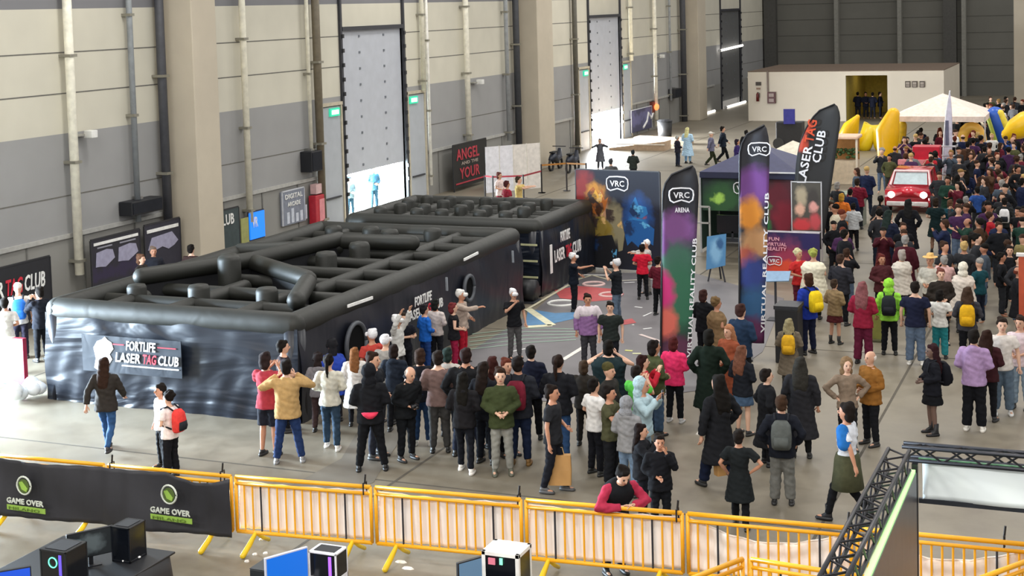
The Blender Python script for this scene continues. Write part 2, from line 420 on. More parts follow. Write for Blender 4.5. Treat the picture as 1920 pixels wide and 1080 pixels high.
# roller shutter frame glow strips beyond the third column: white lit tubes around the dark shutter
for k, (a, b, lb) in enumerate((((1350, 95), (1392, 85), 'lit white tube along the top of the dark far shutter'), ((1362, 237), (1398, 224), 'lit white tube along the foot of the dark far shutter'), ((1316, 222), (1340, 218), 'short lit white tube low on the wall beside the third column'))):
    def onw(p):
        d = RM @ np.array([p[0] - CX, CY - p[1], -F]); t = (WX + .25) / d[0]; return (WX + .25, d[1] * t, max(.1, d[2] * t + CAMH))
    A, B = onw(a), onw(b)
    o = thing('tube_light', A, lb, 'lamp')
    obj('tube', MB().tube([A, B], .09, 8), mat('fffaf0', .5, emit=2.2), o)
    obj('end_cap', MB().tube([A, Vector(A) - (Vector(B) - Vector(A)).normalized() * .15], .12, 8), mat('cfcfcf', .5), o)

# ================================================================ inflatable mazes
vin = mat('23252a', .42, 0, .12, 1.5, .25); vin_side = None
def vinyl(c, rough=.3, sc=2.5, strength=.6, stretch=(1, 1, 1), det=1.5, dist=.08):
    m = bpy.data.materials.new('creased_vinyl'); m.use_nodes = True; n = m.node_tree; L = n.links.new; p = n.nodes['Principled BSDF']
    p.inputs['Base Color'].default_value = lin(c) + (1,); p.inputs['Roughness'].default_value = rough
    tc = n.nodes.new('ShaderNodeTexCoord'); mp = n.nodes.new('ShaderNodeMapping'); mp.inputs['Scale'].default_value = stretch
    mp.inputs['Rotation'].default_value = (0, .5, 0)
    no = n.nodes.new('ShaderNodeTexNoise'); no.inputs['Scale'].default_value = sc; no.inputs['Detail'].default_value = det; no.inputs['Distortion'].default_value = 1.0
    L(tc.outputs['Object'], mp.inputs[0]); L(mp.outputs[0], no.inputs['Vector'])
    bp = n.nodes.new('ShaderNodeBump'); bp.inputs['Strength'].default_value = strength; bp.inputs['Distance'].default_value = dist
    L(no.outputs['Fac'], bp.inputs['Height']); L(bp.outputs['Normal'], p.inputs['Normal'])
    return m
vside = vinyl('171a24', .38, 1.6, .5, (1, 1, .35)); vfront = vinyl('161c28', .34, 1.0, .85, (.4, 1, 1.8), 2.4, .16); vin = vinyl('20211d', .55, 2, .12)
vwall = mat('14151a', .6)
H = 2.15
def maze(name, X0, X1, Y0, Y1, label, ybars, xbeams, extra, posts):
    t = thing(name, ((X0 + X1) / 2, (Y0 + Y1) / 2, 0), label, 'inflatable maze')
    R = .24
    per = MB(); z = H - R
    c = [(X0 + R, Y0 + R, z), (X1 - R, Y0 + R, z), (X1 - R, Y1 - R, z), (X0 + R, Y1 - R, z)]
    for i in range(4):
        A, B = Vector(c[i]), Vector(c[(i + 1) % 4])
        o = obj('rim_tube', MB().tube([A.lerp(B, q / 10) for q in range(11)], [R * (1 + .02 * sin(q * 2.1)) for q in range(11)], 14, rnd=True), vin, t, True)
    # skirts: slightly bulged creased walls
    def skirt(ax, u0, u1, w, sgn, m, nm):
        def fn(u, v):
            U = u0 + (u1 - u0) * u; zz = v * (H - R * 1.2)
            k = .06 * sin(pi * v) + .018 * sin(U * 5.3 + zz * 3) * sin(pi * u) + .012 * sin(U * 13 - zz * 5) * (1 - v) + .02 * sin(U * 2.2 + zz * 4.5)
            k += .05 * (1 - v) ** 3
            return (U, w + sgn * k, zz) if ax == 'x' else (w + sgn * k, U, zz)
        return obj(nm, MB().grid(fn, 60, 16), m, t, True)
    skirt('x', X0 + .05, X1 - .05, Y0 + .06, -1, vfront, 'front_wall'); skirt('y', Y0 + .05, Y1 - .05, X1 - .06, 1, vside, 'side_wall')
    skirt('x', X0 + .05, X1 - .05, Y1 - .06, 1, vside, 'rear_wall'); skirt('y', Y0 + .05, Y1 - .05, X0 + .06, -1, vside, 'side_wall')
    # corner columns
    for (x, y) in ((X0 + R, Y0 + R), (X1 - R, Y0 + R), (X1 - R, Y1 - R), (X0 + R, Y1 - R)):
        obj('corner_tube', MB().tube([(x, y, .0), (x, y, H - R)], R * .95, 12), vside, t, True)
    def wall(A, B, r=.15, z=None, nm='inner_wall'):
        z = z or H - .3
        A = Vector((A[0], A[1], z)); B = Vector((B[0], B[1], z))
        o = obj('inner_tube', MB().tube([A.lerp(B, q / 4) for q in range(5)], r, 12, rnd=True), vin, t, True)
        w_ = MB().bar((A.x, A.y, z / 2), (B.x, B.y, z / 2), .16, z); q = obj(nm, w_, vwall, o, local=False)
        return o
    for (A, B) in ybars: wall(A, B)
    for (A, B) in xbeams: wall(A, B, .17)
    for (A, B, z) in extra: wall(A, B, .2, z - .08)
    for (x, y, r, z) in posts:
        obj('post', MB().tube([(x, y, 0), (x, y, z - r * .4), (x, y, z - r * .1), (x, y, z)], [r * .95, r, r * .85, r * .35], 14), vin, t, True)
    return t
X0, X1 = -20.98, -14.72
yb = [((-20.8, y), (-14.9, y)) for y in (25.6, 26.9, 28.3, 29.6, 30.9, 32.2, 33.4, 34.5)]
xb = [((-18.3, 24.3), (-18.3, 27.6)), ((-16.6, 24.3), (-16.6, 26.6)), ((-16.4, 27.6), (-16.4, 35.2)), ((-19.85, 24.3), (-19.85, 26.0)), ((-19.8, 33.4), (-19.8, 35.2)), ((-18.9, 34.0), (-18.9, 35.2))]
ex = [((-20.2, 26.4), (-18.9, 28.9), 2.3), ((-18.9, 28.9), (-16.45, 27.3), 2.25), ((-16.45, 27.3), (-15.6, 25.4), 2.2), ((-18.9, 28.9), (-18.4, 32.1), 2.3), ((-18.4, 32.1), (-16.4, 32.3), 2.25), ((-20.6, 31.0), (-18.4, 32.1), 2.1)]
ps = [(-19.85, 25.75, .22, 2.2), (-18.3, 25.85, .24, 2.25), (-16.65, 25.95, .24, 2.25), (-18.75, 27.7, .27, 2.55), (-17.55, 30.0, .26, 2.3), (-17.3, 31.2, .26, 2.35), (-17.35, 32.9, .24, 2.4), (-19.8, 34.3, .24, 2.2), (-18.7, 34.4, .24, 2.2), (-16.9, 34.5, .24, 2.2), (-20.1, 29.7, .22, 2.2)]
mz = maze('inflatable_maze', X0, X1, 24.0, 35.5, 'large black inflatable laser maze nearest the viewer with lettering on its front', yb, xb, ex, ps)
Y2 = 36.7
yb2 = [((-20.7, y), (-14.9, y)) for y in (37.6, 38.5, 39.4, 40.3)]
xb2 = [((x, 37.0), (x, 40.9)) for x in (-19.5, -18.1, -16.7)]
ps2 = [(x + .2 * ((i + j) % 2), y, .2, 2.25) for j, x in enumerate((-20.1, -19.1, -18.1, -17.1, -16.1)) for i, y in enumerate((37.6, 38.5, 39.4, 40.3))]
mz2 = maze('inflatable_maze', X0 + .1, X1 + .02, Y2, 41.2, 'smaller black inflatable maze behind the lettered one', yb2, xb2, [], ps2)
# white tie strips and entrance rings
wh = mat('e8e8e6', .6); red = mat('c8283c', .6); dk = mat('101114', .7)
fy = 23.90
def front(px, py):
    d = RM @ np.array([px - CX, CY - py, -F]); t = fy / d[1]; return d[0] * t, d[2] * t + CAMH
a = front(158, 700); b = front(340, 632)
xa, xb_ = a[0], b[0]; za, zb_ = .74, 1.50
lp = obj('logo_panel', MB().box(xa, xb_, fy - .03, fy - .01, za, zb_), vinyl('272e39', .4, 2, .3), mz)
u, v = (1, 0, 0), (0, 0, 1)
text('FORTLIFE', (-18.72, fy - .045, 1.235), u, v, .72, .2, wh, mz, shear=.1)
text('LASER', (-19.0, fy - .045, .98), u, v, .62, .2, wh, mz, shear=.15)
text('TAG', (-18.33, fy - .045, .98), u, v, .33, .2, red, mz, shear=.15)
text('CLUB', (-17.95, fy - .045, .98), u, v, .5, .2, wh, mz, shear=.15)
obj('logo_line', MB().box(-18.85, -17.45, fy - .045, fy - .03, .90, .925), wh, mz)
obj('logo_line', MB().box(-19.05, -18.78, fy - .045, fy - .03, 1.33, 1.35).box(-17.95, -17.5, fy - .045, fy - .03, 1.33, 1.35), red, mz)
hp = [(.0, .0), (.05, .2), (.0, .42), (.1, .56), (.22, .60), (.3, .66), (.36, .60), (.46, .55), (.5, .42), (.4, .3), (.46, .2), (.38, .1), (.3, -.05), (.1, -.05)]
obj('logo_figure', MB().prism(hp, (-19.55, fy - .03, .82), u, v, .012), mat('f2f4f6', .5), mz)
sx = X1 + .06
def side(px, py, X=None):
    X = X or sx; d = RM @ np.array([px - CX, CY - py, -F]); t = X / d[0]; return d[1] * t, d[2] * t + CAMH
for a, b in (((650, 574), (696, 558)), ((868, 487), (894, 474))):
    A = side(*a); B = side(*b)
    obj('white_strip', MB().bar((sx + .03, A[0], A[1]), (sx + .03, B[0], B[1]), .03, .06), wh, mz)
for a, b in (((835, 520), (836, 545)), ((959, 470), (960, 492))):
    A = side(*a); B = side(*b)
    obj('white_strip', MB().bar((sx + .03, A[0], A[1]), (sx + .03, B[0], B[1]), .03, .05), mat('9aa0a8', .6), mz)
for p, rr in (((665, 645), .55), ((877, 540), .38)):
    A = side(*p); ring = [(sx + .04, A[0] + rr * .75 * cos(q * pi / 12), A[1] + rr * sin(q * pi / 12) * .8) for q in range(25)]
    obj('entrance_ring', MB().tube(ring, .05, 8), mat('4c5057', .5), mz, True)
    obj('entrance', MB().prism([(rr * .72 * cos(q * pi / 12), rr * .77 * sin(q * pi / 12)) for q in range(24)], (sx + .0, A[0], A[1]), (0, 1, 0), (0, 0, 1), .03), mat('08090b', .9), mz)
A = side(770, 600); u2 = (0, 1, 0)
text('FORTLIFE', (sx + .06, A[0] + .1, 1.35), u2, v, .85, .22, wh, mz, shear=.1)
text('LASER', (sx + .06, A[0] - .3, 1.08), u2, v, .75, .22, wh, mz); text('TAG', (sx + .06, A[0] + .5, 1.08), u2, v, .4, .22, red, mz); text('CLUB', (sx + .06, A[0] + .95, 1.08), u2, v, .6, .22, wh, mz)
text('FORTLIFE', (sx + .1, 37.9, 1.35), u2, v, .75, .3, wh, mz2); text('LASER', (sx + .1, 37.4, .85), u2, v, .8, .35, wh, mz2)
text('TAG', (sx + .1, 38.3, .85), u2, v, .45, .35, red, mz2); text('CLUB', (sx + .1, 38.85, .85), u2, v, .7, .35, wh, mz2)
obj('logo_figure', MB().box(sx + .08, sx + .1, 37.1, 37.25, .6, 1.4), wh, mz2)
for z in (.55, 1.0, 1.45):
    obj('reflective_strip', MB().box(-15.3, -14.75, Y2 - .12, Y2 - .09, z, z + .05), mat('b8b890', .5), mz2)
# blower between the mazes
bx, by = at(992, 566)
o = thing('blower', (bx, by, 0), 'black air blower on the floor between the two inflatable mazes', 'blower')
obj('housing', MB().tube([(bx - .2, by, .32), (bx + .2, by, .32)], .3, 16), mat('17181c', .5), o, True)
obj('outlet', MB().box(bx - .15, bx + .15, by - .05, by + .5, .1, .36), mat('202227', .5), o)
obj('foot', MB().box(bx - .25, bx + .25, by - .28, by + .28, 0, .05), mat('30333a', .5), o)

# ================================================================ play floor with printed shapes
pf = [(868, 668), (1000, 585), (1083, 512), (1300, 512), (1470, 560), (1430, 660), (1330, 730), (1100, 760), (880, 740)]
o = tag(obj('play_mat', MB().prism([at(*p) for p in pf], (0, 0, .003), (1, 0, 0), (0, 1, 0), .006), mat('6b686b', .55, 0, .12, .8)), 'dark grey printed floor mat of the headset arena', 'floor mat')
def flat(name, pts, c, z=.012):
    obj(name, MB().prism([at(*p) for p in pts], (0, 0, z), (1, 0, 0), (0, 1, 0), .003), mat(c, .6), o)
def line(pts, w, c, z=.016):
    mb = MB()
    for a, b in zip(pts, pts[1:]):
        A = at(*a); B = at(*b); mb.bar((A[0], A[1], z), (B[0], B[1], z), w, .003)
    obj('painted_line', mb, mat(c, .6), o)
flat('red_area', [(1040, 545), (1085, 537), (1155, 543), (1170, 552), (1160, 562), (1110, 566), (1050, 560)], 'b04a4c')
flat('blue_area', [(985, 612), (990, 580), (1040, 588), (1085, 586), (1078, 598), (1035, 608)], '4f7fa8')
flat('red_area', [(1165, 602), (1185, 598), (1193, 606), (1170, 610)], 'b04a4c')
line([(990, 580), (1035, 611), (985, 614)], .22, 'd6d2b4')
line([(990, 580), (1083, 525), (1110, 517), (1160, 530)], .09, 'c9c2a8')
line([(1083, 516), (1150, 517)], .14, 'e6e4de'); line([(1150, 528), (1240, 523)], .08, 'cfcabc')
line([(1055, 676), (1094, 652)], .12, 'dcd8d2'); line([(1200, 628), (1250, 645)], .1, 'c9b8b4')
for k in range(5): line([(880, 628 + 7 * k), (985, 616 + 7 * k), (1080, 618 + 5 * k)], .035, 'a3c2ae')
line([(1172, 658), (1186, 659)], .09, 'd8d878'); line([(1186, 664), (1202, 664)], .09, 'd8d8a8'); line([(1206, 594), (1222, 587)], .05, 'dddddd')
line([(1206, 618), (1222, 616)], .07, 'dddddd'); line([(1190, 576), (1204, 578)], .07, 'dddddd'); line([(1170, 531), (1190, 530)], .07, 'dddddd')
def ringm(px, py, r, c):
    X, Y = at(px, py); obj('painted_ring', MB().tube([(X + r * cos(q * pi / 10), Y + r * sin(q * pi / 10), .012) for q in range(21)], .045, 6), mat(c, .6), o)
ringm(1053, 570, .36, 'd8d8d4'); ringm(1145, 554, .3, 'd8b8b4'); ringm(1113, 534, .3, 'd8b8b4')
line([(960, 660), (985, 655)], .06, 'dddddd')

# ================================================================ banners and flags
def vrc_logo(parent, c, w, u, v, m):
    c = Vector(c); u = Vector(u).normalized(); v = Vector(v).normalized(); h = w * .6; pts = []
    prof = [(-.5, .0), (-.48, .3), (-.36, .46), (0, .5), (.36, .46), (.48, .3), (.5, 0), (.46, -.35), (.32, -.5), (.16, -.42), (0, -.34), (-.16, -.42), (-.32, -.5), (-.46, -.35), (-.5, 0)]
    pts = [c + u * (a * w) + v * (b * h) for a, b in prof]
    obj('logo_outline', MB().tube(pts, w * .03, 6), m, parent)
    text('VRC', c - u * w * .33 - v * h * .2, u, v, w * .66, h * .42, m, parent)
lg = mat('e9e9ee', .5)
bx0, by0 = at(1085, 500); bx1, by1 = at(1240, 511)
B0 = Vector((bx0, by0, 0)); bu = Vector((bx1 - bx0, by1 - by0, 0)); bl = bu.length; bu.normalize(); bn = Vector((bu.y, -bu.x, 0))
t = thing('backdrop', B0 + bu * bl / 2, 'tall dark printed backdrop with red and gold creature and blue figure', 'backdrop', rz=atan2(bu.y, bu.x))
art = print_mat('161a2c', [(-1.15, 2.1, .45, 1.2, '8c2a2a'), (-1.1, 1.2, .35, .7, 'b2402c'), (-.7, 1.9, .5, .8, '6b4a2c'), (-.75, 2.35, .35, .3, 'c98a34'), (-.5, 1.7, .3, .35, 'b98a6a'), (-.1, 1.35, .3, .8, '8a8266'), (-.45, 1.2, .35, .4, '8a7428'), (.65, 1.6, .55, .8, '1d4f93'), (.6, 1.35, .35, .35, '2f7fc0'), (.75, 1.75, .18, .18, 'b0585c'), (-.3, .4, .9, .55, '12141f')], .12, 4)
mbp = MB().box(-bl / 2, bl / 2, -.03, .03, .02, 3.0)
o = obj('printed_panel', mbp, art, t, local=True)
obj('frame', MB().box(-bl / 2 - .03, -bl / 2, -.04, .04, 0, 3.0).box(bl / 2, bl / 2 + .03, -.04, .04, 0, 3.0).box(-bl / 2, bl / 2, -.04, .04, 3.0, 3.03), mat('3a3a40', .5), t, local=True)
for nm, c_, poly in (('printed_mane', 'b06428', [(-1.0, 2.3), (-.8, 2.5), (-.62, 2.3), (-.5, 2.45), (-.42, 2.1), (-.3, 2.2), (-.42, 1.8), (-.6, 1.6), (-.95, 1.75), (-1.05, 2.0)]),
                      ('printed_crest', 'e0a83c', [(-.86, 2.2), (-.72, 2.42), (-.6, 2.2), (-.5, 2.3), (-.52, 2.05), (-.66, 1.98), (-.8, 2.05)]),
                      ('printed_face', 'c08a70', [(-.72, 2.0), (-.5, 2.02), (-.44, 1.8), (-.52, 1.6), (-.66, 1.56), (-.76, 1.78)]),
                      ('printed_beard', '8f7a34', [(-.95, 1.6), (-.7, 1.58), (-.45, 1.62), (-.35, 1.3), (-.5, 1.0), (-.62, 1.1), (-.78, .98), (-.92, 1.2)]),
                      ('printed_arm', '8a8266', [(-.4, 1.85), (-.1, 1.8), (.12, 1.5), (.22, 1.1), (.14, .6), (.0, .55), (-.02, 1.0), (-.2, 1.35), (-.38, 1.5)]),
                      ('printed_shadow', '12131a', [(-.95, .95), (-.2, 1.05), (-.05, .6), (-.1, .1), (-.9, .08)]),
                      ('printed_helmet', '2a78b8', [(.45, 2.0), (.6, 2.25), (.7, 2.0), (.95, 1.95), (1.0, 1.75), (.8, 1.6), (.5, 1.65), (.38, 1.8)]),
                      ('printed_armour', '1b5ca0', [(.25, 1.5), (.5, 1.55), (.9, 1.5), (1.2, 1.3), (1.15, .8), (.9, .95), (.7, .7), (.45, .9), (.3, .75), (.2, 1.2)]),
                      ('printed_glow', 'a8605c', [(.68, 1.85), (.82, 1.88), (.86, 1.72), (.76, 1.64), (.66, 1.72)])):
    obj(nm, MB().prism([(a, b) for a, b in poly], (0, -.032 - .002 * len(nm) / 10, 0), (1, 0, 0), (0, 0, 1), .001), print_mat(c_, [(poly[0][0] + .1, poly[0][1] - .2, .22, .3, '3a2c28' if c_[0] in 'bec89' else '10305c'), (poly[2][0], poly[2][1] - .1, .12, .12, 'd8b070' if c_[0] in 'bec89' else '60b0e0')], .12, 9), t, local=True)
def loc_logo(parent, cx, cz, w, yf, m):
    h = w * .6
    prof = [(-.5, .0), (-.48, .3), (-.36, .46), (0, .5), (.36, .46), (.48, .3), (.5, 0), (.46, -.35), (.32, -.5), (.16, -.42), (0, -.34), (-.16, -.42), (-.32, -.5), (-.46, -.35), (-.5, 0)]
    obj('logo_outline', MB().tube([(cx + a * w, yf, cz + b * h) for a, b in prof], w * .032, 6), m, parent, local=True)
    text('VRC', (cx - w * .33, yf - .01, cz - h * .2), (1, 0, 0), (0, 0, 1), w * .66, h * .42, m, parent, local=True)
loc_logo(t, .02, 2.62, .72, -.05, lg)

def feather(px, pyb, H_, wdt, art_, label, lgz=None, txt=None, side_ticks=True, lean=0.0, rz=0., qb=.86):
    X, Y = at(px, pyb); a = -atan2(X, Y) + rz
    t = thing('feather_flag', (X, Y, 0), label, 'flag', rz=a)
    # outline: straight mast on the left side that bows over at the top
    L_ = []; R_ = []
    for i in range(25):
        q = i / 24; z = .35 + (H_ - .35) * q
        tq = max(0, (q - qb) / (1 - qb)); bow = wdt * .98 * (1 - math.sqrt(max(0, 1 - tq * tq)))
        L_.append((lean * z + bow, z)); 
    tip = L_[-1]
    for i in range(25):
        q = i / 24; z = .35 + (H_ - .35) * q * .985
        R_.append((lean * z + wdt * (1.0 + .22 * min(q, .85)) - wdt * .12 * max(0, (q - .9) / .1) ** 2, z))
    poly = L_ + [(tip[0] + wdt * .06, tip[1] - .01)] + [p for p in reversed(R_) if p[0] > 0]
    def fn(u_, v_):
        l = L_[int(round(v_ * 24))]; r = R_[int(round(v_ * 24))]
        x = l[0] + (r[0] - l[0]) * u_; z = l[1] + (r[1] - l[1]) * u_
        return (x, .03 * sin(u_ * 5 + z * 1.5), z)
    ob = obj('flag_cloth', MB().grid(fn, 10, 24), art_, t, True, local=True)
    sm = ob.modifiers.new('thickness', 'SOLIDIFY'); sm.thickness = .006
    obj('mast', MB().tube([(0, .0, .05)] + [(x, 0, z) for x, z in L_], .022, 8), mat('2a2b30', .4, .3), t, True, local=True)
    obj('base_plate', MB().box(-.3, .3, -.3, .3, 0, .04), mat('2a2b30', .5), t, local=True)
    if side_ticks:
        zt = H_ - 1.5; xr = wdt * 1.02
        text('VIRTUAL REALITY CLUB', (lean * .6 + xr - .0, -.08, .6), (.0 + lean + .25 * wdt / H_, 0, 1), (-1, 0, lean), zt - .6, .09, lg, t, 'side_lettering', local=True)
    return t
f1art = print_mat('1b1c24', [(.4, 3.3, .5, .45, '7a4a86'), (.35, 2.6, .5, .5, '3f6a5c'), (.5, 1.9, .4, .9, '2f6a50'), (.1, 2.0, .28, .5, 'c82f78'), (.15, 1.3, .3, .4, 'd86a5c'), (.4, .7, .5, .4, '5c2f4c'), (.05, 3.0, .2, .3, '6a3a78')], .07, 5)
f1 = feather(1238, 722, 4.62, .62, f1art, 'tall purple and green printed feather flag beside the backdrop', lean=.035)
f2art = print_mat('26272f', [(.4, 3.9, .55, .5, '6f3f86'), (.3, 3.25, .3, .45, 'd98a2c'), (.4, 2.6, .4, .4, 'b98a5c'), (.2, 2.3, .25, .3, 'a8503c'), (.35, 1.9, .35, .5, '2c3f86'), (.4, 1.2, .5, .5, '2c5a86'), (.3, .6, .5, .4, '5c2450')], .07, 5)
f2 = feather(1386, 672, 5.25, .55, f2art, 'tall dark feather flag with orange flame print in front of the blue gazebo', lean=.02)
f3art = print_mat('2b2c2e', [(.55, 4.2, .25, .4, 'c4472f'), (.45, 3.6, .22, .3, 'c4472f'), (.55, 1.7, .4, .35, '3a4a5c'), (.2, .8, .4, .5, '8a5044')], .05, 5)
f3 = feather(1478, 488, 4.8, 1.0, f3art, 'wide black feather flag lettered for the laser club with curved top', side_ticks=False, lean=.10, qb=.6)
loc_logo(f1, .52, 4.02, .5, -.1, lg); loc_logo(f2, .52, 4.72, .48, -.1, lg)
ux = Vector((.2, 0, 1)); vx = Vector((-1, 0, .2))
text('LASER', (.55, -.08, 2.35), ux, vx, 1.2, .26, lg, f3, local=True); text('TAG', (.80, -.08, 3.62), ux, vx, .7, .28, mat('d8502c', .6), f3, local=True); text('CLUB', (1.0, -.08, 3.0), ux, vx, 1.0, .26, lg, f3, local=True)
text('ARENA', (.38, -.08, .0 + 3.66), (1, 0, 0), (0, 0, 1), .3, .1, lg, f1, local=True)
# gazebo
gx, gy = at(1312, 322, 2.6); gx1, gy1 = at(1506, 322, 2.6)
t = thing('gazebo', ((gx + gx1) / 2, gy + 1.5, 0), 'dark blue gazebo with printed walls behind the tall feather flags', 'gazebo')
cx_, cy_ = (gx + gx1) / 2, gy + 1.6; hx = (gx1 - gx) / 2
top = MB(); ap = (cx_, cy_, 3.35); cs = [(cx_ - hx, cy_ - 1.6, 2.6), (cx_ + hx, cy_ - 1.6, 2.6), (cx_ + hx, cy_ + 1.6, 2.6), (cx_ - hx, cy_ + 1.6, 2.6)]
top.add([ap] + cs + [(x, y, 2.4) for x, y, z in cs], [(0, 1, 2), (0, 2, 3), (0, 3, 4), (0, 4, 1), (1, 5, 6, 2), (2, 6, 7, 3), (3, 7, 8, 4), (4, 8, 5, 1)])
q = obj('canopy', top, mat('34375a', .6), t); sm = q.modifiers.new('thickness', 'SOLIDIFY'); sm.thickness = .01
for x, y, z in cs: obj('leg', MB().tube([(x, y, 0), (x, y, 2.55)], .03, 8), mat('c8c8cc', .4, .5), t)
pa = print_mat('1c2a2c', [(-.9, 1.7, .7, .7, '2f5a34'), (-1.05, 1.75, .22, .2, 'a8d860'), (.9, 1.6, .6, 1.0, '6a2434'), (.35, 1.3, .3, .8, '2f8a4c'), (1.1, 1.2, .4, .6, '8a2438'), (-.2, .9, .6, .7, '14161c')], .12, 3)
wl = obj('back_wall', MB().box(cx_ - hx + .05, cx_ + hx - .05, cy_ + .6, cy_ + .63, .1, 2.45), pa, t)
obj('side_wall', MB().box(cx_ - hx, cx_ - hx + .02, cy_ - 1.5, cy_ + 1.5, .1, 2.4), mat('203a30', .7), t)
obj('valance', MB().box(cx_ - hx, cx_ + hx, cy_ - 1.63, cy_ - 1.61, 2.42, 2.6), mat('262a44', .7), t)
obj('front_wall', MB().box(cx_ - hx + .04, cx_ + .35, cy_ - 1.5, cy_ - 1.48, 1.35, 2.42).box(cx_ + .35, cx_ + hx - .04, cy_ - 1.5, cy_ - 1.48, .3, 2.42), pa, t)
vrc_logo(t, (cx_ - .22, cy_ - 1.56, 2.1), .6, (1, 0, 0), (0, 0, 1), lg)
obj('light_strip', MB().box(cx_ + .2, cx_ + hx + .6, cy_ - 1.7, cy_ - 1.66, 2.6, 2.64), mat('e0e0e0', .4), t)
# monitor, table and stool in the gazebo
tx, ty = at(1365, 505)
t2 = thing('equipment_table', (tx, ty + 1, 0), 'dark table with equipment under the blue gazebo', 'table')
obj('tabletop', MB().box(tx - .7, tx + .5, ty + .6, ty + 1.2, .72, .76), mat('202228', .5), t2)
for x in (tx - .65, tx + .45):
    for y in (ty + .65, ty + 1.15): obj('leg', MB().box(x - .02, x + .02, y - .02, y + .02, 0, .72), mat('3a3a40', .5), t2)
o = thing('television', (tx, ty + .9, .76), 'black television on the table under the blue gazebo', 'television')
obj('screen', MB().box(tx - .55, tx + .4, ty + .88, ty + .93, .95, 1.5), mat('101216', .2), o); obj('foot', MB().box(tx - .3, tx + .15, ty + .8, ty + 1.0, .76, .8).box(tx - .1, tx - .04, ty + .88, ty + .92, .8, 1.0), mat('202228', .5), o)
o = thing('picture_frame', (tx - 1.1, ty + .8, 0), 'thin white metal frame standing at the left of the blue gazebo', 'frame')
obj('frame', MB().bar((tx - 1.35, ty + .8, 0), (tx - 1.35, ty + .8, 1.75), .05).bar((tx - .75, ty + .8, 0), (tx - .75, ty + .8, 1.75), .05).bar((tx - 1.35, ty + .8, 1.75), (tx - .75, ty + .8, 1.75), .05).bar((tx - 1.35, ty + .8, 1.25), (tx - .75, ty + .8, 1.25), .05), mat('b9b9b4', .4, .5), o)
# leaning light blue board
bx_, by_ = at(1342, 530); o = thing('poster_board', (bx_, by_, 0), 'light blue poster board tilted on a dark stand before the blue gazebo', 'board')
obj('board', MB().prism([(-.28, .35), (.28, .5), (.3, 1.4), (-.26, 1.3)], (bx_, by_, .0), (1, 0, 0), (0, .1, 1), .02), print_mat('4f86b4', [(0, .9, .2, .4, '7fb0d4'), (.1, 1.1, .12, .2, '2c5a8a')], .05, 4), o)
obj('stand', MB().bar((bx_ - .25, by_ + .1, 0), (bx_, by_ + .12, 1.2), .04).bar((bx_ + .25, by_ + .1, 0), (bx_, by_ + .12, 1.2), .04).bar((bx_, by_ + .6, 0), (bx_, by_ + .12, 1.2), .04), dkm, o)
# red and purple barrier banner
ax, ay = at(1437, 527); c1x, c1y = at(1537, 533)
t = thing('counter_banner', ((ax + c1x) / 2, ay, 0), 'low purple and orange banner panel with white lettering beside the gazebo', 'banner')
mid = (ax + c1x) / 2
pm_ = print_mat('2a1c50', [(-.4, 1.05, .7, .3, '6a2f5c'), (-.1, .65, .7, .4, '9a3050'), (-.1, .35, .9, .3, 'd8482c'), (.5, 1.2, .3, .3, '241c5a')], .12, 4)
q = obj('panel', MB().box(ax, c1x, ay - .02, ay + .02, .2, 1.42), pm_, t)
obj('frame', MB().box(ax, c1x, ay - .03, ay + .03, .12, .18).box(ax, c1x, ay - .03, ay + .03, 1.42, 1.46).box(ax, ax + .03, ay - .3, ay + .3, 0, .03).box(c1x - .03, c1x, ay - .3, ay + .3, 0, .03).box(ax, ax + .03, ay - .02, ay + .02, 0, .2).box(c1x - .03, c1x, ay - .02, ay + .02, 0, .2), mat('c9c4cc', .4), t)
pk = mat('e8a8b8', .5)
text('FUN', (ax + .1, ay - .05, 1.18), u, v, .3, .1, pk, t); text('VIRTUAL', (ax + .03, ay - .05, 1.03), u, v, .58, .1, pk, t); text('REALITY', (ax + .03, ay - .05, .9), u, v, .58, .1, pk, t)
vrc_logo(t, (ax + .25, ay - .04, .6), .42, u, v, lg)
# frame banner with children's faces
fx, fy_ = at(1514, 507); t = thing('framed_poster', (fx, fy_, 0), 'poster on a metal frame printed with two pink faces beside the wide black flag', 'poster')
obj('panel', MB().box(fx - .42, fx + .42, fy_, fy_ + .02, 1.2, 2.6), print_mat('4a463e', [(-.15, 2.2, .2, .35, 'a89a80'), (-.2, 1.8, .17, .22, 'd8a890'), (.2, 2.2, .2, .3, '3a3430'), (.2, 1.9, .14, .18, 'd89a90'), (-.15, 1.35, .35, .22, 'c83a40'), (.25, 1.45, .2, .3, 'c04a50')], .05, 5), t)
obj('frame', MB().bar((fx - .44, fy_, 0), (fx - .44, fy_, 2.65), .03).bar((fx + .44, fy_, 0), (fx + .44, fy_, 2.65), .03).bar((fx - .44, fy_, 2.63), (fx + .44, fy_, 2.63), .03).bar((fx - .44, fy_, 1.16), (fx + .44, fy_, 1.16), .03), mat('c9c9cc', .4, .4), t)

# items along the left wall
def wpt(px, py, X=WX + .1):
    d = RM @ np.array([px - CX, CY - py, -F]); t = X / d[0]; return d[1] * t, d[2] * t + CAMH
uw = (0, 1, 0)
def wall_sign(name, x, y0, y1, z0, z1, m, label, cat='banner', frame=None):
    t = thing(name, (x, (y0 + y1) / 2, z0), label, cat)
    obj('panel', MB().box(x - .03 if x > WX + .2 else WX + .01, x, y0, y1, z0, z1), m, t)
    if z0 > 0 and x > WX + .2:
        for y in (y0 + .1, y1 - .1): obj('leg', MB().box(x - .06, x - .02, y - .02, y + .02, 0, z1), mat('2a2a2e', .5), t)
    obj('frame', MB().box(x - .04, x + .01, y0, y1, z1, z1 + .04).box(x - .04, x + .01, y0 - .03, y0, z0, z1).box(x - .04, x + .01, y1, y1 + .03, z0, z1), frame or mat('2a2a2e', .5), t)
    return t
x_ = WX + 1.2
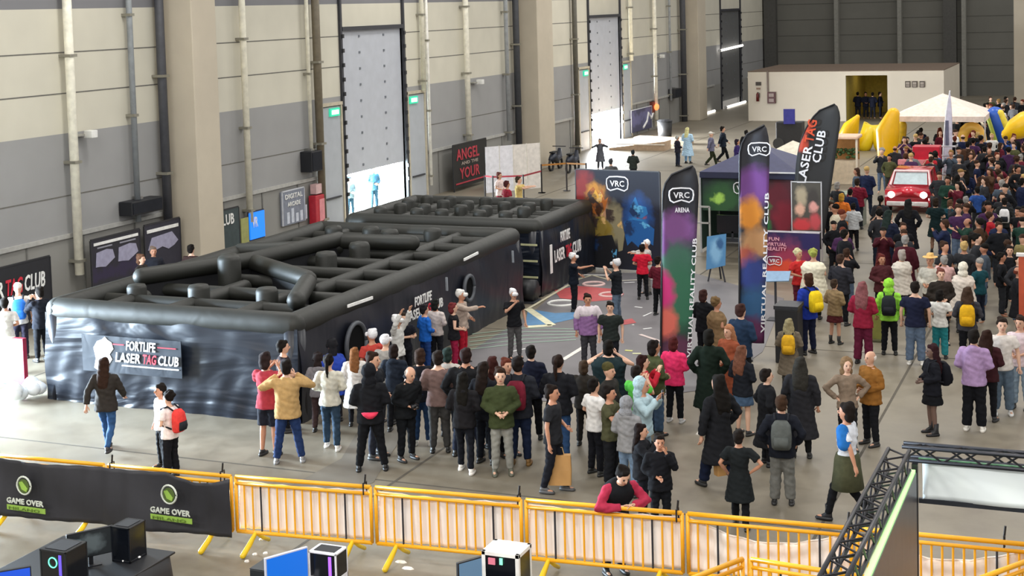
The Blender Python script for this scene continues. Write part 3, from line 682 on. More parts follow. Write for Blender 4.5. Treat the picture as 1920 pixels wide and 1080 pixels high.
ya = wpt(-60, 560, x_)[0]; yb_ = wpt(95, 520, x_)[0]
t = wall_sign('club_banner', x_, ya, yb_, .0, 1.75, mat('1c1c22', .7), 'black banner lettered in red and white at the far left edge')
yc = wpt(95, 500, x_)[0]
text('LASER', (x_ + .01, yc - 3.05, 1.0), uw, v, 1.25, .42, wh, t, shear=.1); text('TAG', (x_ + .01, yc - 1.75, 1.0), uw, v, .62, .42, red, t, shear=.1); text('CLUB', (x_ + .01, yc - 1.05, 1.0), uw, v, .78, .42, wh, t, shear=.1)
x_ = WX + .6
lav = mat('9a98b0', .6); scr = mat('8c8c98', .7)
ya = wpt(172, 480, x_)[0]; yb_ = wpt(262, 440, x_)[0]
t = wall_sign('arcade_banner', x_, ya, yb_, .35, 1.75, print_mat('26242e', [(.2, .4, .8, .25, '2c2440')], .2, 3), 'dark banner with white headline and two grey maps before the first column')
obj('headline', MB().box(x_, x_ + .02, ya + .1, yb_ - .1, 1.58, 1.66), wh, t); ym = (ya + yb_) / 2
for k, (p, q) in enumerate(((ya + .15, ym - .1), (ym + .05, yb_ - .12))):
    poly = [(0, .05), (.05, .45), ((q - p) * .6, .5), ((q - p) * .9, .45), (q - p, .2), ((q - p) * .8, .12), ((q - p) * .5, 0), ((q - p) * .2, .04)]
    obj('map_print', MB().prism(poly, (x_, p, .92), (0, 1, 0), (0, 0, 1), .015), lav, t)
    obj('subtitle', MB().box(x_, x_ + .015, p + .1, q - .1, 1.48, 1.52), scr, t)
ya = wpt(272, 450, x_)[0]; yb_ = wpt(338, 440, x_)[0]
t = wall_sign('arcade_banner', x_, ya, yb_, .35, 1.8, mat('2a2936', .7), 'dark banner with pale star burst print touching the first column')
obj('headline', MB().box(x_, x_ + .02, ya + .1, yb_ - .1, 1.56, 1.66), wh, t)
obj('map_print', MB().prism([(0, .1), (.2, .45), (1.2, .5), (1.5, .2), (1.3, .08), (1.0, 0), (.7, .12), (.3, .05)], (x_, ya + .12, .95), (0, 1, 0), (0, 0, 1), .015), lav, t)
x_ = WX + .3
ya = wpt(404, 420, x_)[0]; yb_ = wpt(448, 410, x_)[0]
t = wall_sign('club_banner', x_, ya - .3, yb_, .0, 1.62, mat('3a4648', .7), 'grey green club banner half hidden behind the first column'); text('CLUB', (x_ + .01, ya + .1, 1.12), uw, v, (yb_ - ya) * .7, .36, wh, t)
ya = wpt(452, 420, x_)[0]; yb_ = wpt(496, 405, x_)[0]
t = thing('wall_screen', (x_, (ya + yb_) / 2, .4), 'bright blue lit screen standing against the left wall', 'screen')
obj('screen', MB().box(x_ - .05, x_, ya + .55, yb_, .4, 1.3), mat('1a6fd8', .4, emit=.9), t); obj('bezel', MB().box(x_ - .08, x_ - .05, ya + .5, yb_ + .05, .3, 1.35), dkm, t)
obj('stand', MB().box(x_ - .08, x_ - .02, ya + .9, ya + 1.0, 0, .3), dkm, t)
text('VR', (x_ + .01, ya + .65, .8), uw, v, .35, .35, wh, t)
t = thing('notice_board', (x_, ya + .25, .3), 'small yellow green notice left of the bright blue screen', 'sign'); obj('panel', MB().box(x_ - .03, x_, ya, ya + .45, .35, 1.2), mat('9a9c60', .6), t); obj('post', MB().box(x_ - .08, x_ - .03, ya + .18, ya + .26, 0, 1.2), dkm, t)
ya = wpt(530, 400)[0]; yb_ = wpt(570, 380)[0]
t = wall_sign('light_poster', WX + .12, ya, yb_, .5, 1.7, mat('7c8290', .6), 'pale grey poster with white lettering on the wall before the middle loading door', 'poster', mat('c9ccd4', .5))
text('DIGITAL', (WX + .13, ya + .15, 1.42), uw, v, (yb_ - ya) - .3, .18, wh, t); text('ARCADE', (WX + .13, ya + .3, 1.15), uw, v, (yb_ - ya) - .6, .16, wh, t)
pic = MB()
for k in range(5): pic.box(WX + .12, WX + .13, ya + .25 + k * .3, ya + .42 + k * .3, .55, .95 + .12 * sin(k * 2.))
obj('picture', pic, mat('c4cad6', .6), t)
hy = wpt(597, 385, WX + .3)[0]
t = thing('hydrant_cabinet', (WX + .3, hy, 0), 'bright red fire hose cabinet at the near side of the middle loading door', 'cabinet')
obj('body', MB().box(WX + .1, WX + .4, hy - .35, hy + .35, .2, 1.35), mat('b02434', .4), t, bev=.02); obj('label_plate', MB().box(WX + .4, WX + .42, hy - .1, hy + .25, .4, 1.2), mat('d88a90', .5), t)
obj('top_box', MB().box(WX + .1, WX + .35, hy - .2, hy + .2, 1.4, 1.75), mat('c9a8a8', .5), t)
# red lettered banner on the wall
ya = wpt(850, 300, WX + .6)[0]; yb_ = wpt(912, 290, WX + .6)[0]; x_ = WX + .6
t = wall_sign('tattoo_banner', x_, ya, yb_, .15, 2.05, mat('22211f', .7), 'black banner with big red lettering beside the white screens')
rd = mat('b83a48', .6); L_ = yb_ - ya
text('ANGEL', (x_ + .01, ya + .3, 1.35), uw, v, L_ * .68, .5, rd, t); text('AND THE', (x_ + .01, ya + .8, 1.12), uw, v, L_ * .5, .14, mat('a89a90', .6), t); text('YOUR', (x_ + .01, ya + .6, .5), uw, v, L_ * .6, .5, rd, t)
obj('stripe', MB().box(x_, x_ + .02, ya + .2, yb_ - .3, .3, .36), rd, t)
# white screens
sx0, sy0 = at(912, 362); sx1, sy1 = at(1014, 352)
t = thing('folding_screen', ((sx0 + sx1) / 2, (sy0 + sy1) / 2, 0), 'row of tall white partition panels beside the second column', 'partition')
for k in range(4):
    A = Vector((sx0, sy0, 0)).lerp(Vector((sx1, sy1, 0)), k / 4); B = Vector((sx0, sy0, 0)).lerp(Vector((sx1, sy1, 0)), (k + 1) / 4)
    obj('panel', MB().bar((A.x, A.y, 1.0), (B.x, B.y, 1.0), .04, 2.0), mat('d6cfc8' if k > 1 else 'd8d6dc', .6), t)
    obj('edge', MB().bar((B.x, B.y, 0), (B.x, B.y, 2.02), .05), mat('bdb6a8', .5), t)
# low red rope fence and yellow rope fence in front of it
def rope_fence(pts, c, label, h=1.0, tall=None):
    P = [at(*p) for p in pts]; t = thing('rope_fence', (P[0][0], P[0][1], 0), label, 'fence')
    for x, y in P:
        obj('post', MB().tube([(x, y, 0), (x, y, h)], .035, 8), mat('2a2426', .4), t); obj('foot', MB().tube([(x, y, 0), (x, y, .03)], .16, 12), mat('2a2426', .4), t)
    for (a, b), (c_, d_) in zip(P, P[1:]): obj('rope', MB().bar((a, b, h - .05), (c_, d_, h - .05), .02, .07), mat(c, .5), t)
rope_fence([(910, 372), (925, 374), (982, 372), (1016, 362)], '9a2f3c', 'low red barrier tape fence behind the smaller maze')
rope_fence([(1016, 362), (1063, 358), (1100, 360)], 'a8702c', 'orange barrier tape fence near the farther loading door', 1.25)
# bicycles: parked, dark, by the second column
for k, (px, py) in enumerate(((1042, 318), (1074, 322))):
    X, Y = at(px, py); t = thing('motorcycle', (X, Y, 0), ('dark scooter parked close to the second column', 'dark scooter parked by the orange tape fence')[k], 'scooter')
    for s_ in (-.6, .6): obj('wheel', MB().tube([(X, Y + s_ + .27 * cos(q * pi / 8), .27 + .27 * sin(q * pi / 8)) for q in range(17)], .06, 8), mat('17181a', .6), t)
    obj('body', MB().tube([(X, Y - .7, .55), (X, Y - .3, .7), (X, Y + .1, .45), (X, Y + .5, .6), (X, Y + .6, 1.0)], [.1, .2, .16, .17, .08], 10), mat('2a2f3c', .4), t, True)
    obj('handlebar', MB().bar((X - .35, Y + .55, 1.1), (X + .35, Y + .55, 1.1), .04), dkm, t); obj('seat', MB().box(X - .12, X + .12, Y - .55, Y + .05, .85, .93), mat('17181a', .5), t, bev=.03)
# poster, lamp, bin and wooden ramps past the farther loading door
ya = wpt(1184, 215, WX + .15)[0]; yb_ = wpt(1222, 210, WX + .15)[0]
t = wall_sign('blue_poster', WX + .15, ya, yb_, .2, 1.55, print_mat('4a4a66', [(1., .8, 2, .5, '6a6a92')], .4, 2), 'blue grey poster with white figure past the farther loading door', 'poster', mat('dfe3e8', .5))
obj('figure', MB().tube([(WX + .17, ya + 2.2, .35), (WX + .17, ya + 3.0, .7), (WX + .17, ya + 3.3, 1.2), (WX + .17, ya + 3.9, .8), (WX + .17, ya + 4.3, 1.1)], .07, 6), wh, t)
ly = wpt(1234, 200, WX + .4)[0]
t = thing('warning_lamp', (WX + .4, ly, 1.1), 'glowing orange lamp on the wall past the farther loading door', 'lamp'); obj('glass', MB().ell((WX + .3, ly, 1.45), (.12, .4, .22)), mat('ff8a50', .5, emit=1.2), t, True); obj('plate', MB().box(WX + .01, WX + .2, ly - .5, ly + .5, 1.1, 1.8), mat('6a2a20', .6), t)
X, Y = at(1247, 262); t = thing('waste_bin', (X, Y, 0), 'black waste bin standing near the third column', 'bin'); obj('bin_body', MB().tube([(X, Y, 0), (X, Y, 1.1)], [.38, .45], 14), mat('1b1c1e', .5), t, True); obj('lid', MB().tube([(X, Y, 1.1), (X, Y, 1.2)], [.48, .3], 14), mat('26272a', .5), t)
for k, (px, py, lb) in enumerate(((1206, 278, 'low beige wooden ramp in the glare of the farther loading door'), (1250, 268, 'low beige wooden bench beside the black waste bin'))):
    X, Y = at(px, py); t = thing('wooden_ramp', (X, Y, 0), lb, 'ramp')
    obj('board', MB().prism([(-1.6, 0), (1.6, 0), (1.6, .5 - .2 * k), (-1.6, .12 + .3 * k)], (X, Y, 0), (1, 0, 0), (0, 0, 1), 1.2), mat('b39a80', .6), t)
    obj('edge', MB().box(X - 1.6, X + 1.6, Y - 1.22, Y - 1.2, .3, .36), mat('e8e0d4', .5), t)

# ================================================================ yellow crowd barriers
ym_ = mat('f2ac1a', .38, 0, .06, 4); yfoot = mat('e6c01c', .4); strap_m = mat('2a2b33', .6)
shm = bpy.data.materials.new('white_sheet'); shm.use_nodes = True
_n = shm.node_tree; _p = _n.nodes['Principled BSDF']; _p.inputs['Base Color'].default_value = lin('faf4f0') + (1,); _p.inputs['Roughness'].default_value = .35
def barrier(X, Y, w, rz, label, feet=True, nb=15, group='yellow crowd barriers'):
    t = thing('crowd_barrier', (X, Y, 0), label, 'barrier', group, rz)
    h0, h1 = .27, 1.1; e = w / 2 - .03
    obj('rail', MB().tube([(-e, 0, h1), (e, 0, h1)], .033, 8), ym_, t, True, local=True)
    obj('rail', MB().tube([(-e, 0, h1 - .1), (e, 0, h1 - .1)], .027, 8), ym_, t, True, local=True)
    obj('rail', MB().tube([(-e, 0, h0), (e, 0, h0)], .031, 8), ym_, t, True, local=True)
    for s_ in (-1, 1): obj('end_post', MB().tube([(s_ * e, 0, h0), (s_ * e, 0, h1)], .027, 8), ym_, t, True, local=True)
    for k in range(1, nb + 1):
        x = -e + 2 * e * k / (nb + 1)
        obj('bar', MB().tube([(x, 0, h0), (x, 0, h1 - .1)], .015, 6), ym_ if k not in (3, nb - 2) else strap_m, t, local=True)
    if feet:
        for x in (-e * .72, e * .72):
            obj('foot', MB().tube([(x, 0, h0), (x - .03, -.16, .14), (x - .04, -.36, .045)], [.03, .042, .045], 10, rnd=True).tube([(x, 0, h0), (x + .03, .16, .14), (x + .04, .33, .045)], [.03, .03, .03], 8), yfoot, t, True, local=True)
    return t
def sheet(X, Y, w, rz, label, sag=0.):
    t = thing('plastic_sheet', (X, Y, 0), label, 'sheet', rz=rz)
    def fn(a, b):
        x = (a - .5) * w; z = .3 + b * (.72 - sag * sin(pi * a) * .5)
        return (x, .06 + .02 * sin(x * 14) * (.4 + b) + .012 * sin(x * 31 + 3 * b) - .02 * sag * sin(b * 14 + 3 * sin(pi * a)), z)
    q = obj('sheet', MB().grid(fn, 60, 14), shm, t, True, local=True); q.modifiers.new('thickness', 'SOLIDIFY').thickness = .003
    obj('hem', MB().tube([fn(a / 12, 1) for a in range(13)], .012, 6), mat('efe9e4', .5), t, local=True)
tops = [(-60, 854), (0, 858), (437, 891), (702, 912), (985, 935), (1282, 963), (1575, 986), (1866, 1013), (2150, 1040)]
P = [at(px, py, 1.1) for px, py in tops]
names = ['yellow crowd barrier under the black banner at the left edge', 'yellow crowd barrier under the black lettered banner', 'leftmost uncovered yellow crowd barrier, right of the black banner', 'yellow crowd barrier second along from the black banner',
         'yellow crowd barrier with the leaning person in red sleeves', 'yellow crowd barrier with the sagging sheet, left of the truss', 'yellow crowd barrier seen through the truss and under the pale banner', 'yellow crowd barrier at the bottom right beyond the pale banner']
Bx = [-16.65, -14.5, -12.27, -10.02, -7.73, -5.44, -3.2, -1.0, 1.2]; By = [17.72, 17.86, 18.0, 18.22, 18.4, 18.58, 18.72, 18.84, 18.95]
for k in range(8):
    a_, b_ = (Bx[k], By[k]), (Bx[k + 1], By[k + 1]); w_ = hypot(b_[0] - a_[0], b_[1] - a_[1]); rz = atan2(b_[1] - a_[1], b_[0] - a_[0])
    barrier((a_[0] + b_[0]) / 2, (a_[1] + b_[1]) / 2, w_ - .02, rz, names[k])
    if k >= 2: sheet((a_[0] + b_[0]) / 2, (a_[1] + b_[1]) / 2, w_ - .12, rz, 'translucent white sheet tied behind the ' + names[k].replace('yellow crowd ', '')[:70], sag=.5 if k in (5, 6) else .05)
# black ties on the rails
for k, (px, py) in enumerate(((210, 874), (417, 890), (684, 912), (973, 934), (1270, 962), (1590, 985), (1883, 1012))):
    X, Y = at(px, py, 1.1); t = thing('cable_tie', (X, Y, 1.0), 'black cable tie knotted on the yellow rail, %s counting from the left' % ('first', 'second', 'third', 'fourth', 'fifth', 'sixth', 'seventh')[k], 'cable tie', 'cable ties on the barrier rail')
    obj('band', MB().tube([(X, Y + .05, .99), (X, Y + .05, 1.16), (X, Y - .05, 1.16), (X, Y - .05, .99)], .012, 6), mat('15151a', .5), t)
    obj('loose_end', MB().tube([(X, Y, 1.14), (X + .015, Y, 1.28)], .015, 6), mat('15151a', .5), t)
# black lettered banner hung over the two left barriers
t = thing('barrier_banner', (-14.5, 17.6, .2), 'black cloth banner with two green and white logos hung on the left barriers', 'banner')
def bf(a, b):
    x = -17.4 + 5.17 * a; yb0 = 17.8 + (x + 15) * .083 - .14; top_z = 1.11 - .10 * max(0, sin((x + 13.35) / 1.1 * pi)) * (x > -14.45) * (x < -12.25)
    z = .22 + b * (top_z - .22)
    return (x, yb0 - .03 * sin(x * 4 + b) - .05 * (1 - b) - .012 * sin(x * 17) - .03 * sin(x * 2.2 + 4 * b), z)
q = obj('cloth', MB().grid(bf, 90, 14), mat('26262c', .6, 0, .15, 3, .2), t, True); q.modifiers.new('thickness', 'SOLIDIFY').thickness = .004
gg = mat('8fb44a', .6); gd = mat('4c5f2a', .6); gw = mat('c9cfc4', .6)
for px, py in ((55, 907), (310, 932)):
    d = RM @ np.array([px - CX, CY - py, -F]); tt = 17.55 / d[1]; X, Z = d[0] * tt, d[2] * tt + CAMH; Y = 17.8 + (X + 15) * .083 - .31
    ring = [(X + .135 * cos(q * pi / 10), Y, Z + .15 * sin(q * pi / 10) + (.02 if q > 10 else 0)) for q in range(21)]
    obj('emblem_ring', MB().tube(ring, .016, 6), gw, t, True)
    obj('emblem', MB().prism([(.105 * cos(q * pi / 8), .115 * sin(q * pi / 8)) for q in range(16)], (X, Y, Z), (1, 0, 0), (0, 0, 1), .01), gd, t)
    obj('emblem_mark', MB().prism([(-.08, .06), (-.02, .08), (.08, -.03), (.06, -.08), (-.03, -.05)], (X, Y - .012, Z), (1, 0, 0), (0, 0, 1), .01), gg, t)
    text('GAME OVER', (X - .34, Y - .01, Z - .29), u, v, .72, .09, gw, t, bold=.03)
    obj('green_strip', MB().box(X - .35, X + .4, Y - .01, Y, Z - .40, Z - .32), gg, t)
    text('MILANO', (X - .3, Y - .02, Z - .385), u, v, .6, .045, mat('5f7a2a', .6), t, bold=0.)
# inner barriers at the bottom right
a1 = at(1395, 1047, 1.1); a0 = at(1180, 1130, 1.1); a2 = at(1640, 1085, 1.1)
def bar2(A, B, lb):
    w_ = hypot(B[0] - A[0], B[1] - A[1]); barrier((A[0] + B[0]) / 2, (A[1] + B[1]) / 2, w_, atan2(B[1] - A[1], B[0] - A[0]), lb, nb=11)
bar2(a0, a1, 'yellow crowd barrier turned towards the viewer at the bottom, left of the corner'); bar2((a1[0] + .06, a1[1]), a2, 'yellow crowd barrier at the bottom edge, right of the corner')
b0 = at(1810, 1095, 1.1); b1 = at(1990, 1028, 1.1)
bar2(b0, b1, 'yellow crowd barrier slanting up at the bottom right corner')

# ================================================================ truss booth at the bottom right
tm = mat('37373c', .35, .7, .1, 3); grn = mat('a8e890', .5, emit=.9)
A = Vector(at(1693, 846, 3.2) + (3.2,)); 
def truss(name_, A, B, label, s=.28, seg=.28):
    t = thing('lighting_truss', ((A + B) / 2).to_tuple(), label, 'truss'); d = (B - A); L_ = d.length; d.normalize(); w_ = d.cross(Vector((0, 0, 1))).normalized()
    cr = [w_ * (s / 2) * a + Vector((0, 0, 1)) * (s / 2) * b for a, b in ((-1, -1), (1, -1), (1, 1), (-1, 1))]
    for c in cr: obj('chord', MB().tube([A + c, B + c], .022, 8), tm, t, True)
    br = MB(); n = int(L_ / seg)
    for f in range(4):
        c0, c1 = cr[f], cr[(f + 1) % 4]
        for k in range(n):
            p = A + d * (k * L_ / n); q = A + d * ((k + 1) * L_ / n)
            br.tube([p + (c0 if k % 2 == 0 else c1), q + (c1 if k % 2 == 0 else c0)], .011, 6)
    obj('lattice', br, tm, t)
    return t
Bq = Vector(at(1990, 868, 3.2) + (3.2,)); Cq = Vector((A.x - .05, A.y - 5.5, 3.2))
truss('t', A, Vector((A.x + 4.5, A.y + .1, 3.2)), 'black lattice truss running to the right above the pale banner', .14, .2)
truss('t', A + Vector((0, -.3, 0)), Cq, 'black lattice truss running towards the viewer above the dark booth wall', .21, .2)
t = thing('booth_wall', (A.x + .2, A.y - 2.8, 0), 'dark grey booth wall hanging under the truss with green edge light', 'wall panel')
obj('panel', MB().box(A.x + .12, A.x + .16, A.y - 5.6, A.y - .18, .3, 3.04), mat('4d4f55', .35), t)
obj('light_edge', MB().box(A.x + .10, A.x + .15, A.y - 5.6, A.y - .18, 3.04, 3.07), grn, t)
t = thing('truss_post', (A.x + .2, A.y - .05, 0), 'black upright post holding the corner of the two trusses', 'post')
obj('upright', MB().box(A.x + .1, A.x + .16, A.y - .1, A.y - .04, 0.04, 3.1), mat('16181c', .4), t); obj('base_plate', MB().box(A.x - .05, A.x + .45, A.y - .3, A.y + .2, 0, .04), mat('16181c', .4), t)
t = thing('hanging_banner', (A.x + 2.4, A.y, 2.3), 'pale blue fabric banner hanging under the right truss', 'banner')
def hb(a, b): return (A.x + .2 + a * 4.3, A.y - .02 + .1 * a + .015 * sin(a * 26 + b * 3), 2.71 + b * .42)
q = obj('cloth', MB().grid(hb, 40, 8), mat('f2fbff', .7, 0, .04, 2), t, True); q.modifiers.new('thickness', 'SOLIDIFY').thickness = .005
obj('weight_bar', MB().bar((A.x + .16, A.y, 2.69), (A.x + 4.5, A.y + .1, 2.69), .04, .05), mat('20242c', .4), t)
obj('top_rail', MB().bar((A.x + .16, A.y, 3.13), (A.x + 4.5, A.y + .1, 3.13), .03), mat('4f8a60', .4), t)

# ================================================================ gaming desks at the bottom
def desk(x0, x1, y0, y1, label, cloth='15161b'):
    t = thing('gaming_table', ((x0 + x1) / 2, (y0 + y1) / 2, 0), label, 'table')
    obj('tabletop', MB().box(x0, x1, y0, y1, .72, .75), mat(cloth, .5), t, bev=.01)
    obj('tablecloth_skirt', MB().loft([((x0 + x1) / 2, (y0 + y1) / 2, .02, (x1 - x0) / 2 + .06, (y1 - y0) / 2 + .06), ((x0 + x1) / 2, (y0 + y1) / 2, .4, (x1 - x0) / 2 + .03, (y1 - y0) / 2 + .03), ((x0 + x1) / 2, (y0 + y1) / 2, .74, (x1 - x0) / 2, (y1 - y0) / 2)], 24, pw=.2), mat(cloth, .6, 0, .15, 4, .2), t, True)
def pc(px, py, w_, d_, h_, c, label, z=.75, white=False, rz=0., ringc=None, glow=None):
    X, Y = at(px, py, z); t = thing('desktop_computer', (X, Y, z), label, 'computer', rz=rz)
    cm_ = mat(c, .35)
    e = .05 if w_ > .45 else .022
    f_ = MB()
    for x in (-w_ / 2, w_ / 2 - e):
        for y in (-d_ / 2, d_ / 2 - e): f_.box(x, x + e, y, y + e, 0, h_)
    f_.box(-w_ / 2, w_ / 2, -d_ / 2, d_ / 2, h_ - e, h_).box(-w_ / 2, w_ / 2, -d_ / 2, d_ / 2, 0, .12 if white else .03)
    obj('case', f_, cm_, t, local=True, bev=.004)
    obj('glass_panel', MB().box(-w_ / 2 + .005, w_ / 2 - .005, -d_ / 2 + .006, d_ / 2 - .006, .03, h_ - e), mat('0d1016', .12), t, local=True)
    if w_ < .45: obj('vent', MB().box(-w_ / 2 + .05, w_ / 2 - .05, -d_ / 2 + .05, d_ / 2 - .05, h_, h_ + .006), mat('1a1b20', .6), t, local=True)
    if ringc: obj('fan_ring', MB().tube([(.0 + .065 * cos(q * pi / 8), -d_ / 2 - .004, h_ * .68 + .065 * sin(q * pi / 8)) for q in range(17)], .008, 6), mat(ringc, .5, emit=1.6), t, local=True)
    if glow: obj('light_strip', MB().box(w_ * .22, w_ * .32, -d_ / 2 - .003, -d_ / 2 + .006, h_ * .35, h_ * .9), mat(glow, .5, emit=1.3), t, local=True)
def monitor(px, py, w_, h_, rz, label, c=None, z=.75, emit=.0, bez='1a1b20'):
    X, Y = at(px, py, z); t = thing('monitor', (X, Y, z), label, 'monitor', rz=rz)
    obj('bezel', MB().box(-w_ / 2, w_ / 2, -.01, .035, .12, .12 + h_), mat(bez, .4), t, local=True, bev=.004)
    obj('screen', MB().box(-w_ / 2 + .015, w_ / 2 - .015, -.014, -.008, .135, .105 + h_), c or mat('1440a8', .3, emit=.8), t, local=True)
    obj('stand', MB().box(-.03, .03, .02, .05, 0, .2).box(-.12, .12, -.06, .12, 0, .012), mat(bez, .4), t, local=True)
x0, y0 = at(165, 1085, .75); x1, y1 = at(303, 1025, .75)
desk(-13.75, -11.85, 14.4, 15.95, 'black cloth covered table with computers at the bottom left')
pc(122, 1090, .42, .42, .48, '1b1e22', 'black computer tower with a green fan ring on the left table', ringc='5fe0b0', glow='5040a0')
pc(243, 1046, .3, .36, .48, '0c1018', 'plain black computer tower at the back of the left table')
monitor(172, 1060, .62, .36, .95, 'dark monitor with grey artwork between the two black towers', print_mat('1c2226', [(0, .3, .2, .14, '5a6468'), (-.2, .3, .1, .1, '8fb0bc')], .05, 8))
for k, (px, py) in enumerate(((257, 1047), (233, 1054))):
    X, Y = at(px, py, .75); t = thing('computer_mouse', (X, Y, .75), ('white mouse near the edge of the left table', 'small white cable hub beside the plain tower')[k], 'mouse')
    obj('shell', MB().ell((X, Y, .772), (.06 - .03 * k, .035, .02)), mat('e9e9e9', .4), t, True); obj('button', MB().box(X - .005, X + .005, Y - .02, Y + .0, .79, .796), mat('8a8a8a', .4), t)
desk(-12.85, -12.0 + .0, 12.2, 13.9, 'black table at the very bottom left corner')
monitor(14, 1140, .6, .36, .8, 'blue lit monitor cut by the bottom left corner', z=.75)
desk(-10.6, -9.0, 14.2, 15.3, 'black table with the blue monitor and small white computer')
monitor(540, 1112, .6, .4, 1.05, 'blue lit monitor with white back beside the small white computer', mat('1458b0', .3, emit=.8), bez='c9c9d4')
pc(617, 1092, .4, .3, .44, 'eceaf0', 'small white framed computer with purple light', white=True, glow='8a50e0')
X, Y = at(515, 1075, .75); t = thing('console_box', (X, Y, .75), 'flat dark box lying on the table left of the blue monitor', 'box'); obj('body', MB().box(X - .25, X + .2, Y - .2, Y + .15, .75, .85), mat('23272a', .5), t, bev=.01); obj('lid', MB().box(X - .25, X + .2, Y - .2, Y + .15, .85, .86), mat('2f3438', .5), t)
desk(-8.0, -6.6, 14.2, 15.2, 'black table under the large white computer')
pc(952, 1108, .5, .42, .56, 'f4f2ee', 'large white computer tower with red and green lights inside', white=True)
X, Y = at(952, 1108, .75)
t = thing('fan_light', (X - .1, Y - .23, 1.2), 'small red light behind the glass of the large white computer', 'lamp'); obj('glow', MB().box(X - .15, X - .06, Y - .235, Y - .22, 1.16, 1.24), mat('b06070', .5, emit=.7), t); obj('holder', MB().box(X + .0, X + .04, Y - .235, Y - .22, 1.17, 1.25), mat('7ad0b0', .5, emit=.8), t)
monitor(892, 1118, .5, .36, 1.0, 'grey blue monitor edge left of the large white computer', mat('5a7a98', .3, emit=.3))
# litter on the floor
lw = mat('e4dfd8', .7)
for k, (px, py) in enumerate(((765, 1066), (752, 1054), (490, 1012), (478, 1040), (463, 1053), (498, 1038), (1310, 812), (1308, 815), (1187, 610))):
    X, Y = at(px, py); tag(obj('paper_scrap', MB().loft([(X, Y, .0, .10 if k < 2 else .04, .05 if k < 2 else .03), (X, Y, .02, .07 if k < 2 else .03, .03)], 7), lw),
        ('larger crumpled paper scrap by the second uncovered barrier', 'flattened paper scrap behind the larger crumpled one', 'paper scrap nearest the black banner end', 'paper scrap left of the first yellow foot', 'lowest paper scrap by the first yellow foot', 'paper scrap right of the first yellow foot', 'left one of two tiny scraps in the open aisle', 'right one of two tiny scraps in the open aisle', 'tiny scrap on the printed arena floor')[k], 'litter', 'paper scraps on the floor')
flatb = [(470, 1040), (500, 1022), (540, 1010), (548, 1018), (505, 1040), (480, 1052)]
# ================================================================ far stalls, inflatables, car
def gaz2(px, py, wdt, dep, h, peak, c, label, val=.25):
    X, Y = at(px, py, h); t = thing('gazebo', (X, Y, 0), label, 'gazebo'); cs = [(X - wdt / 2, Y - dep / 2, h), (X + wdt / 2, Y - dep / 2, h), (X + wdt / 2, Y + dep / 2, h), (X - wdt / 2, Y + dep / 2, h)]
    top = MB().add([(X, Y, peak)] + cs + [(a, b, h - val) for a, b, _ in cs], [(0, 1, 2), (0, 2, 3), (0, 3, 4), (0, 4, 1), (1, 5, 6, 2), (2, 6, 7, 3), (3, 7, 8, 4), (4, 8, 5, 1)])
    q = obj('canopy', top, mat(c, .7), t); q.modifiers.new('thickness', 'SOLIDIFY').thickness = .02
    for a, b, _ in cs: obj('leg', MB().bar((a, b, 0), (a, b, h), .06), mat('b9b4b0', .5), t)
    return X, Y
gaz2(1768, 212, 4.2, 4.2, 2.35, 3.3, 'e6d2c6', 'pale pink white gazebo with pointed roof near the back')
X, Y = gaz2(1487, 290, 2.3, 2.3, 1.5, 2.1, 'd6cebc', 'low cream covered stall between the two tall flags', 1.3)
# yellow inflatables
yi = mat('f0bc10', .35, 0, .05, 3)
def infl(pts, r, c, lb, extra=None):
    t = thing('inflatable_figure', (pts[0][0], pts[0][1], 0), lb, 'inflatable'); obj('tube', MB().tube(pts, r, 14, rnd=True), mat(c, .35, 0, .05, 3), t, True)
    if extra:
        for q in extra: obj('stripe', MB().tube(q[0], q[1], 12, rnd=True), mat(q[2], .35), t, True)
def P3(px, py, h): return at(px, py, h) + (h,)
def plane_pt(px, py, Y): d = RM @ np.array([px - CX, CY - py, -F]); t = Y / d[1]; return (d[0] * t, Y, max(.15, d[2] * t + CAMH))
infl([at(1584, 272, .3) + (.35,), plane_pt(1596, 238, 76), plane_pt(1608, 219, 76)], [.55, .42, .12], 'f0bc10', 'slanted yellow inflatable bolster left of the yellow doorway')
infl([plane_pt(1621, 246, 77)[:2] + (.3,), plane_pt(1632, 236, 77), plane_pt(1646, 236, 77), plane_pt(1652, 246, 77)[:2] + (.3,)], .4, 'e8c818', 'low yellow green inflatable arch beneath the doorway')
infl([plane_pt(1664, 270, 69)[:2] + (.4,), plane_pt(1664, 245, 69), plane_pt(1675, 214, 69)], [.45, .55, .3], 'f2b808', 'large yellow inflatable post left of the white gazebo', [([plane_pt(1690, 262, 72.5), plane_pt(1692, 235, 72.5)], .22, 'e8c020')])
infl([plane_pt(1803, 268, 71)] + [plane_pt(1822 - 18 * cos(q * pi / 8), 262 - 24 * sin(q * pi / 8), 71) for q in range(9)] + [plane_pt(1841, 268, 71)], .25, 'e8b850', 'yellow inflatable ring arch under the right side of the white gazebo')
infl([plane_pt(1880, 258, 73), plane_pt(1866, 216, 73)], .42, '1f56b8', 'blue inflatable slide with green and yellow edges at the right', [([plane_pt(1868, 262, 72.8), plane_pt(1855, 220, 72.8)], .16, 'c8dc60'), ([plane_pt(1891, 250, 72.8), plane_pt(1875, 212, 72.8)], .18, 'e8d040')])
infl([plane_pt(1890, 252, 70), plane_pt(1903, 243, 70), plane_pt(1925, 232, 70)], [.3, .5, .6], 'f6c410', 'big yellow inflatable wedge at the right edge')
